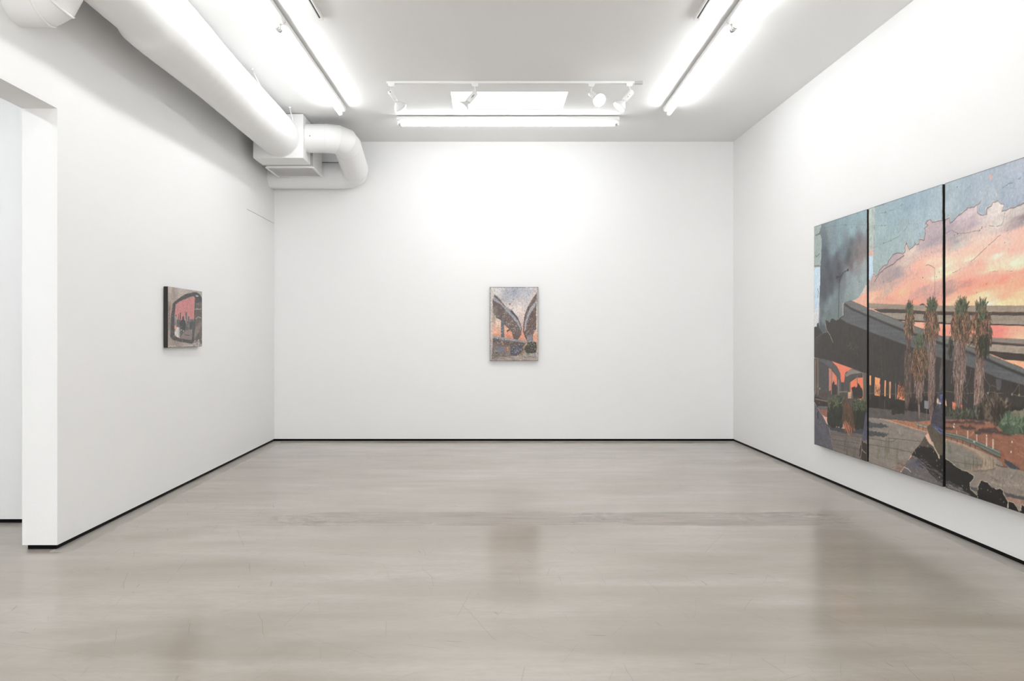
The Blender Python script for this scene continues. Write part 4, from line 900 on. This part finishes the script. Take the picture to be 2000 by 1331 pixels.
T.line([(2.311,.416),(2.345,.423),(2.359,.410)], .005, (90, 60, 54), .8, .006); T.line([(2.411,.424),(2.425,.437),(2.444,.425)], .006, (90, 60, 54), .8, .006)
# vine-like cracks in the soffit of the third panel
VN = (128, 114, 84)
for p_ in ([(1.043,.537),(1.390,.552),(1.637,.575)], [(1.637,.577),(2.021,.610),(2.118,.621)], [(2.131,.626),(2.243,.628),(2.335,.629),(2.444,.635),(2.539,.638),(2.639,.655),(2.761,.657)], [(2.557,.761),(2.585,.729),(2.625,.693),(2.621,.665),(2.605,.645)], [(2.439,.783),(2.415,.720),(2.395,.679),(2.395,.576)], [(2.346,.652),(2.395,.684)], [(2.666,.663),(2.718,.629),(2.778,.596)], [(2.727,.621),(2.768,.599),(2.801,.586)], [(2.893,.719),(2.832,.656)], [(2.893,.714),(2.894,.657)], [(2.844,.654),(2.936,.655),(3.188,.671)], [(2.639,.699),(2.709,.682)], [(2.375,.913),(2.439,.840)], [(2.415,.959),(2.439,.891)], [(2.335,.617),(2.395,.570)]):
    T.line(p_, .0025, VN, .8, .006, .04)
T.blob([(2.832,.656),(2.894,.656),(2.607,.647),(2.128,.712)], (150, 140, 120), .008, .008)
# black torn water along the bottom edge
EDG = (200, 190, 172)
T.poly([(2.124,.190),(2.186,.185),(2.257,.161),(2.335,.147),(2.383,.148),(2.462,.132),(2.459,.110),(2.422,.079),(2.425,.042),(2.503,.019),(2.503,-.003),(2.124,-.020),(2.123,.204)], (42, 39, 37), jag=.006, tex=.2, ts=(.08, .012), z=-.002)
T.line([(2.129,.190),(2.186,.185),(2.257,.161),(2.335,.147),(2.383,.148),(2.462,.132),(2.459,.110),(2.422,.079),(2.425,.042),(2.501,.017)], .0035, EDG, .95, .003, brk=.15)
T.fronds([(2.129,.044),(2.237,.046),(2.316,.027),(2.345,.005),(2.129,-.002)], 90, [(110, 104, 104), (64, 60, 60), (140, 134, 132)], .06, .004, -8, 8)
T.poly([(2.501,.013),(2.503,.072),(2.534,.115),(2.548,.115),(2.601,.117),(2.644,.093),(2.694,.091),(2.719,.103),(2.754,.093),(2.748,.080),(2.778,.052),(2.791,.037),(2.785,-.013),(2.503,-.008)], (36, 33, 31), jag=.005, tex=.2, z=-.002, edge=EDG, ew=.003)
T.poly([(2.794,.007),(2.794,.045),(2.840,.044),(2.871,.026),(2.898,-.003),(2.895,-.019),(2.793,-.021)], (34, 31, 30), jag=.004, z=-.002, edge=EDG, ew=.003)
T.poly([(2.936,.046),(2.914,.044),(2.898,-.003),(2.936,-.020),(3.189,.017),(3.189,.055),(2.970,.036)], (34, 31, 30), jag=.004, z=-.002, edge=EDG, ew=.003)
T.specks(24, (190, 186, 180), .002, .005, (2.3, 3.0, .01, .2), .7)
# overall wear
T.C *= (1 + .16 * T.noise(.011, .011, 3))[..., None]
T.C *= (1 + .05 * T.noise(.006, .03, 3))[..., None] * (1 + .05 * T.noise(.05, .05, 4))[..., None]
T.C = 122 + (T.C - 122) * 1.10
T.specks(260, (60, 54, 52), .0015, .004, None, .5); T.specks(200, (196, 188, 178), .0015, .0035, None, .4)
for u_ in (0, 1.045, 1.075, 2.12, 2.15, 3.195):
    T.line([(u_, 0), (u_, 1.98)], .004, (52, 46, 44), .7, .002, brk=.35)
T.line([(0, 1.979), (3.2, 1.979)], .004, (52, 46, 44), .8, brk=.2); T.line([(0, 0), (3.2, 0)], .004, (52, 46, 44), .8, brk=.2)

def panel(name, loc, W, Hh, th, eu, en, label, cv, u0, group=None, gain=1.0, gam=1.0):
    """box of thickness th against the wall; the empty stands at its lower left corner on the wall"""
    r = empty(name, loc); tag(r, label, 'painting', group)
    eu, en = Vector(eu), Vector(en)
    c = [Vector((0, 0, 0)), eu * W, eu * W + Vector((0, 0, Hh)), Vector((0, 0, Hh))]
    bm = bmesh.new()
    a = [bm.verts.new(p + en * .004) for p in c]; b = [bm.verts.new(p + en * (th - .003)) for p in c]
    bm.faces.new(a); bm.faces.new(b)
    for i in range(4): bm.faces.new((a[i], a[(i + 1) % 4], b[(i + 1) % 4], b[i]))
    bmesh.ops.bevel(bm, geom=list(bm.edges), offset=.0015, segments=1, affect='EDGES')
    obj('stretcher', bm, M_EDGE, r)
    surface(cv, 'painted_surface', r, (0, 0, 0) + np.array(en) * (th - .0002), tuple(eu), tuple(en), u0, u0 + W, gain, gam)
    # stretcher hooks on the wall
    return r
G3 = 'panels of the three-part freeway painting'
TT = XR - 2.98
for u0, lb in ((0, 'tall freeway painting panel with grey smoke and curved street lamp, nearest the room corner'),
               (1.075, 'tall middle freeway painting panel with three shaggy palms and torn teal sky'),
               (2.15, 'tall freeway painting panel with two big palms, cut by the right picture edge')):
    panel('freeway_painting', (XR, 7.52 - u0, .313), 1.045, 1.979, TT, (0, -1, 0), (-1, 0, 0), lb, T, u0, G3, 1.20, 1.06)

# ---- the small painting on the end wall ---------------------------------------------
Wc, Hc = .590, .904
P = Canvas(Wc, Hc, .0035, .0035, 11)
P.C[:] = P.idw([(.085,.853,200,195,195),(.285,.829,150,155,170),(.205,.797,165,165,175),(.446,.813,175,178,188),(.326,.716,195,185,185),(.406,.732,200,190,188),(.285,.612,215,200,195),(.390,.572,215,195,185),(.366,.628,225,205,198),(.470,.692,195,185,182),(.029,.652,195,185,175),(.109,.476,225,195,175),(.205,.412,235,170,130),(.085,.372,225,165,135),(.085,.316,215,140,105),(.229,.308,225,130,95),(.406,.292,230,140,105),(.558,.292,235,160,125),(.566,.412,215,195,180),(.021,.773,190,180,170),(.021,.131,150,140,130),(.558,.732,200,185,175),(.285,.027,165,150,138),(.486,.027,160,145,135),(.125,.051,160,148,138)], .02, (.08, .08))
P.poly([(.057,.813),(.085,.793),(.133,.749),(.189,.672),(.269,.620),(.334,.540),(.374,.460),(.391,.388),(.383,.316),(.342,.259),(.285,.263),(.277,.332),(.229,.396),(.165,.452),(.125,.500),(.077,.524),(.045,.588),(.029,.732)], (100, 84, 79), .006, .006, tex=.2, ts=(.02, .02))
P.poly([(.041,.741),(.125,.696),(.197,.616),(.269,.536),(.334,.456),(.374,.376),(.386,.396),(.342,.492),(.277,.572),(.197,.652),(.109,.732),(.045,.785)], (150, 150, 160), .006, .005, tex=.15)
P.poly([(.197,.668),(.285,.604),(.342,.528),(.386,.420),(.366,.460),(.301,.548),(.221,.628)], (76, 70, 76), .006, .005, tex=.15)
P.poly([(.089,.813),(.117,.789),(.189,.700),(.261,.620),(.245,.604),(.189,.668),(.117,.757)], (196, 186, 180), .006, .008, alpha=.7)
P.poly([(.135,.512),(.175,.508),(.175,.280),(.133,.290)], (92, 98, 106), .004, .003, tex=.15)
P.poly([(.576,.845),(.534,.781),(.486,.708),(.446,.620),(.418,.524),(.406,.428),(.406,.348),(.434,.276),(.450,.231),(.530,.231),(.530,.316),(.566,.396),(.572,.524),(.566,.652),(.586,.773)], (98, 78, 73), .006, .006, tex=.2, ts=(.03, .03))
P.poly([(.566,.741),(.502,.660),(.454,.564),(.423,.460),(.418,.356),(.439,.380),(.450,.476),(.490,.572),(.554,.668),(.574,.708)], (156, 154, 162), .006, .005, tex=.12)
P.poly([(.450,.312),(.520,.316),(.528,.231),(.454,.231)], (124, 118, 124), .004, .003, tex=.15)
P.poly([(.017,.288),(.261,.251),(.442,.223),(.406,.163),(.398,.067),(.013,.027)], (116, 100, 93), .006, .006, tex=.2)
P.poly([(.013,.309),(.269,.269),(.442,.242),(.438,.219),(.261,.247),(.013,.282)], (140, 142, 152), .004, .003, tex=.15)
P.poly([(.021,.276),(.438,.215),(.406,.171),(.245,.179),(.029,.211)], (96, 80, 75), .006, .005, tex=.2)
P.poly([(.245,.179),(.398,.191),(.410,.131),(.334,.055),(.241,.079)], (74, 74, 88), .006, .008, tex=.2)
P.poly([(.085,.171),(.173,.179),(.181,.107),(.109,.083)], (110, 112, 124), .02, .01)
P.poly([(.438,.223),(.478,.231),(.478,.171),(.446,.131),(.374,.063),(.350,.059),(.406,.139)], (146, 120, 82), .01, .01, tex=.25)
P.poly([(.454,.211),(.486,.237),(.566,.227),(.576,.163),(.566,.091),(.446,.095),(.414,.131)], (62, 60, 48), .01, .012, tex=.3)
P.poly([(.181,.171),(.245,.171),(.245,.123),(.189,.123)], (142, 98, 70), .02, .01)
for q_, c_, r_ in (([(.157,.207)], (205, 122, 48), .016), ([(.089,.119)], (80, 150, 148), .012), ([(.470,.081)], (84, 128, 90), .018), ([(.221,.154)], (150, 100, 72), .018), ([(.346,.059)], (225, 215, 205), .007), ([(.081,.091)], (40, 36, 36), .008)): P.blob(q_, c_, r_, r_ * .8)
P.poly([(.520,.091),(.548,.091),(.548,.061),(.521,.062)], (130, 150, 176), .004)
for q in [(.197,.881),(.494,.838),(.482,.801),(.388,.558),(.390,.456),(.566,.400),(.053,.857),(.293,.853),(.566,.512),(.197,.400)]: P.blob([q], (80, 70, 66), .0055, .004, .85)
P.blob([(.244,.696)], (132, 92, 68), .012, .01); P.blob([(.223,.373),(.213,.364),(.233,.376)], (66, 46, 42), .010, .010); P.line([(.215,.364),(.216,.280)], .002, (90, 60, 52))
P.fronds([(.013,.075),(.582,.059),(.582,.011),(.013,.011)], 60, [(190, 178, 165), (120, 106, 96), (90, 78, 70)], .08, .003, 0, 5, .6)
P.poly([(.001,.899),(.029,.899),(.025,.572),(.037,.251),(.017,.005),(.001,.005)], (198, 186, 176), .012, .006, alpha=.8, tex=.1)
P.poly([(.590,.899),(.576,.899),(.571,.572),(.578,.251),(.572,.005),(.590,.005)], (206, 192, 182), .012, .006, alpha=.8, tex=.1)
P.poly([(.029,.652),(.085,.668),(.077,.524),(.045,.412),(.029,.492)], (130, 118, 105), .04, .02, alpha=.6)
P.specks(420, (214, 206, 200), .0015, .0045, None, .6); P.specks(220, (60, 52, 50), .0015, .004, None, .6)
P.specks(90, (220, 214, 208), .003, .006, (.05, .55, .1, .55), .6)
P.C *= (1 + .34 * P.noise(.010, .010, 4))[..., None] * (1 + .16 * P.noise(.05, .05, 4))[..., None]
sc_ = np.clip((P.noise(.012, .012, 4) - .12) * 9, 0, 1) * (P.noise(.09, .09, 3) > -.06)
P.C += (np.array((206, 197, 190)) - P.C) * (sc_ * .55)[..., None]
P.C += (np.array((62, 54, 52)) - P.C) * (np.clip((P.noise(.010, .010, 4) - .17) * 9, 0, 1) * .5)[..., None]
for q_ in ([(0, 0), (Wc, 0)], [(0, Hc), (Wc, Hc)], [(0, 0), (0, Hc)], [(Wc, 0), (Wc, Hc)]): P.line(q_, .0055, (44, 38, 38), .9, .002, brk=.12)
P.C = P.C * .93 + np.array((198, 190, 184)) * .07
panel('painting', (.044, YB, .991), Wc, Hc, .045, (1, 0, 0), (0, -1, 0), 'upright painting of two curving concrete ramps and speckled sky, alone on the end wall', P, 0, None, 1.1)

# ---- the small painting on the left wall --------------------------------------------
Wl, Hl = .800, .495
Q = Canvas(Wl, Hl, .0035, .003, 21)
Q.C[:] = Q.idw([(.049,.465,185,170,158),(.049,.418,165,150,140),(.304,.479,180,168,158),(.724,.486,170,162,155),(.024,.356,160,145,133),(.024,.277,165,140,130),(.024,.183,150,135,126),(.024,.090,165,150,140),(.174,.022,150,132,124),(.438,.014,168,155,145),(.724,.021,165,155,148),(.111,.445,150,135,125)], .03, (.1, .06))
Q.poly([(-.006,.355),(.086,.349),(.067,.297),(-.006,.290)], (140, 110, 98), .03, .01, alpha=.6)
Q.poly([(.636,.477),(.724,.466),(.802,.438),(.815,.350),(.815,.141),(.802,-.000),(.709,.058),(.579,.032),(.522,.089),(.579,.393)], (98, 88, 82), .01, .01, tex=.2, ts=(.05, .02))
Q.poly([(.636,.180),(.815,.224),(.724,.140),(.651,.083),(.564,.058)], (134, 122, 112), .03, .01, alpha=.8)
Q.poly([(.104,.362),(.174,.390),(.370,.447),(.579,.479),(.683,.479),(.754,.457),(.784,.429),(.802,.402),(.636,.385),(.625,.242),(.579,.032),(.515,.028),(.277,.043),(.092,.065),(.049,.090),(.059,.231),(.080,.297)], (72, 68, 68), .006, .006, tex=.2, ts=(.04, .02))
Q.poly([(.607,.475),(.709,.470),(.792,.438),(.799,.401),(.695,.433),(.636,.446)], (58, 60, 70), .01, .004); Q.blob([(.673,.449)], (176, 180, 194), .04, .008)
Q.poly([(.169,.351),(.238,.379),(.370,.406),(.522,.434),(.596,.442),(.619,.430),(.607,.343),(.593,.241),(.564,.139),(.543,.058),(.411,.065),(.277,.073),(.148,.094),(.143,.232),(.153,.299)], (198, 120, 120), .006, .003, tex=.06, edge=(140, 130, 128), ew=.004)
Q.poly([(.155,.285),(.607,.272),(.596,.231),(.151,.223)], (208, 128, 122), .05, 0, alpha=.7)
Q.poly([(.153,.232),(.304,.226),(.438,.223),(.596,.231),(.579,.139),(.543,.061),(.277,.076),(.148,.097)], (98, 98, 98), .006, .012, tex=.3, ts=(.03, .02))
for x0, x1, y0 in ((284, 310, 620), (318, 335, 600), (340, 356, 640), (366, 384, 588), (408, 440, 650), (462, 490, 578), (492, 500, 640), (510, 530, 650), (535, 552, 690), (570, 600, 700)):
    pass
for p_, c_ in (([(.153,.268),(.184,.269),(.184,.219),(.153,.218)], (92, 92, 96)), ([(.220,.282),(.241,.282),(.241,.220),(.220,.219)], (120, 100, 100)), ([(.261,.289),(.282,.289),(.282,.235),(.261,.235)], (74, 62, 66)), ([(.314,.260),(.357,.261),(.357,.222),(.314,.221)], (78, 76, 80)),
               ([(.387,.297),(.425,.297),(.432,.223),(.387,.222)], (92, 100, 104)), ([(.449,.263),(.477,.264),(.477,.224),(.449,.223)], (60, 92, 102)), ([(.487,.239),(.579,.243),(.579,.210),(.487,.209)], (110, 108, 108))): Q.poly(p_, c_, .004, .002, tex=.1)
Q.poly([(.277,.079),(.343,.123),(.438,.144),(.550,.149),(.539,.060)], (136, 120, 114), .01, .006, tex=.1)
Q.poly([(.251,.205),(.304,.228),(.370,.227),(.397,.203),(.391,.173),(.264,.172)], (62, 66, 68), .006, .006, tex=.2); Q.poly([(.264,.167),(.397,.173),(.377,.133),(.277,.133)], (70, 68, 68), .006, .008)
Q.poly([(.494,.219),(.579,.230),(.571,.149),(.480,.159)], (72, 76, 78), .01, .01, tex=.2)
Q.blob([(.297,.145),(.343,.136)], (196, 190, 184), .014, .006); Q.poly([(.391,.242),(.404,.242),(.411,.193),(.397,.198)], (170, 150, 146), .004)
Q.poly([(.384,.106),(.494,.101),(.494,.094),(.384,.099)], (60, 54, 54), .004); Q.line([(.452,.144),(.455,.109)], .004, (80, 72, 70))
Q.poly([(.174,.156),(.212,.171),(.254,.167),(.261,.080),(.199,.085),(.146,.104),(.142,.123)], (206, 198, 190), .008, .006, tex=.12); Q.poly([(.232,.157),(.254,.167),(.261,.080),(.238,.084)], (150, 156, 162), .01)
Q.poly([(.136,.180),(.174,.185),(.199,.161),(.174,.147),(.138,.156)], (226, 150, 124), .008, .004); Q.line([(.171,.250),(.172,.185)], .006, (220, 216, 214)); Q.blob([(.164,.251)], (120, 160, 180), .02, .01)
for p_ in ([(.579,.015),(.651,.032),(.709,.053)], [(-.000,.006),(.086,.012),(.174,.008)], [(.680,.032),(.739,.021)], [(.636,.247),(.709,.264),(.784,.255)], [(.607,.330),(.784,.336)], [(-.000,.397),(.006,.370)], [(.438,.007),(.802,.010)]): Q.line(p_, .004, (205, 196, 186), .8, .006, .02)
Q.fronds([(-.000,.295),(.049,.296),(.043,.137),(-.000,.136)], 24, [(118, 100, 92)], .1, .003, 90, 6, .6)
Q.fronds([(.579,.058),(.784,.057),(.792,.005),(.522,.008)], 30, [(200, 192, 182), (90, 78, 72), (60, 52, 50)], .03, .004, 40, 40, .7)
Q.specks(260, (206, 198, 190), .001, .004, None, .6); Q.specks(140, (52, 46, 46), .0015, .004, None, .6)
Q.line([(0, 0), (Wl, 0)], .005, (60, 52, 48), .8, .004, .03, brk=.3); Q.line([(0, .006), (Wl, .006)], .003, (200, 190, 180), .8, .004, .03, brk=.45)
Q.C *= (1 + .26 * Q.noise(.012, .010, 4))[..., None]
sc_ = np.clip((Q.noise(.010, .010, 4) - .17) * 8, 0, 1)
Q.C += (np.array((196, 188, 180)) - Q.C) * (sc_ * .45)[..., None]
panel('painting', (XL, 6.676, 1.204), Wl, Hl, .039, (0, 1, 0), (1, 0, 0), 'small painting of a car side mirror with pink skyline, alone on the left wall', Q, 0, None, 1.1)
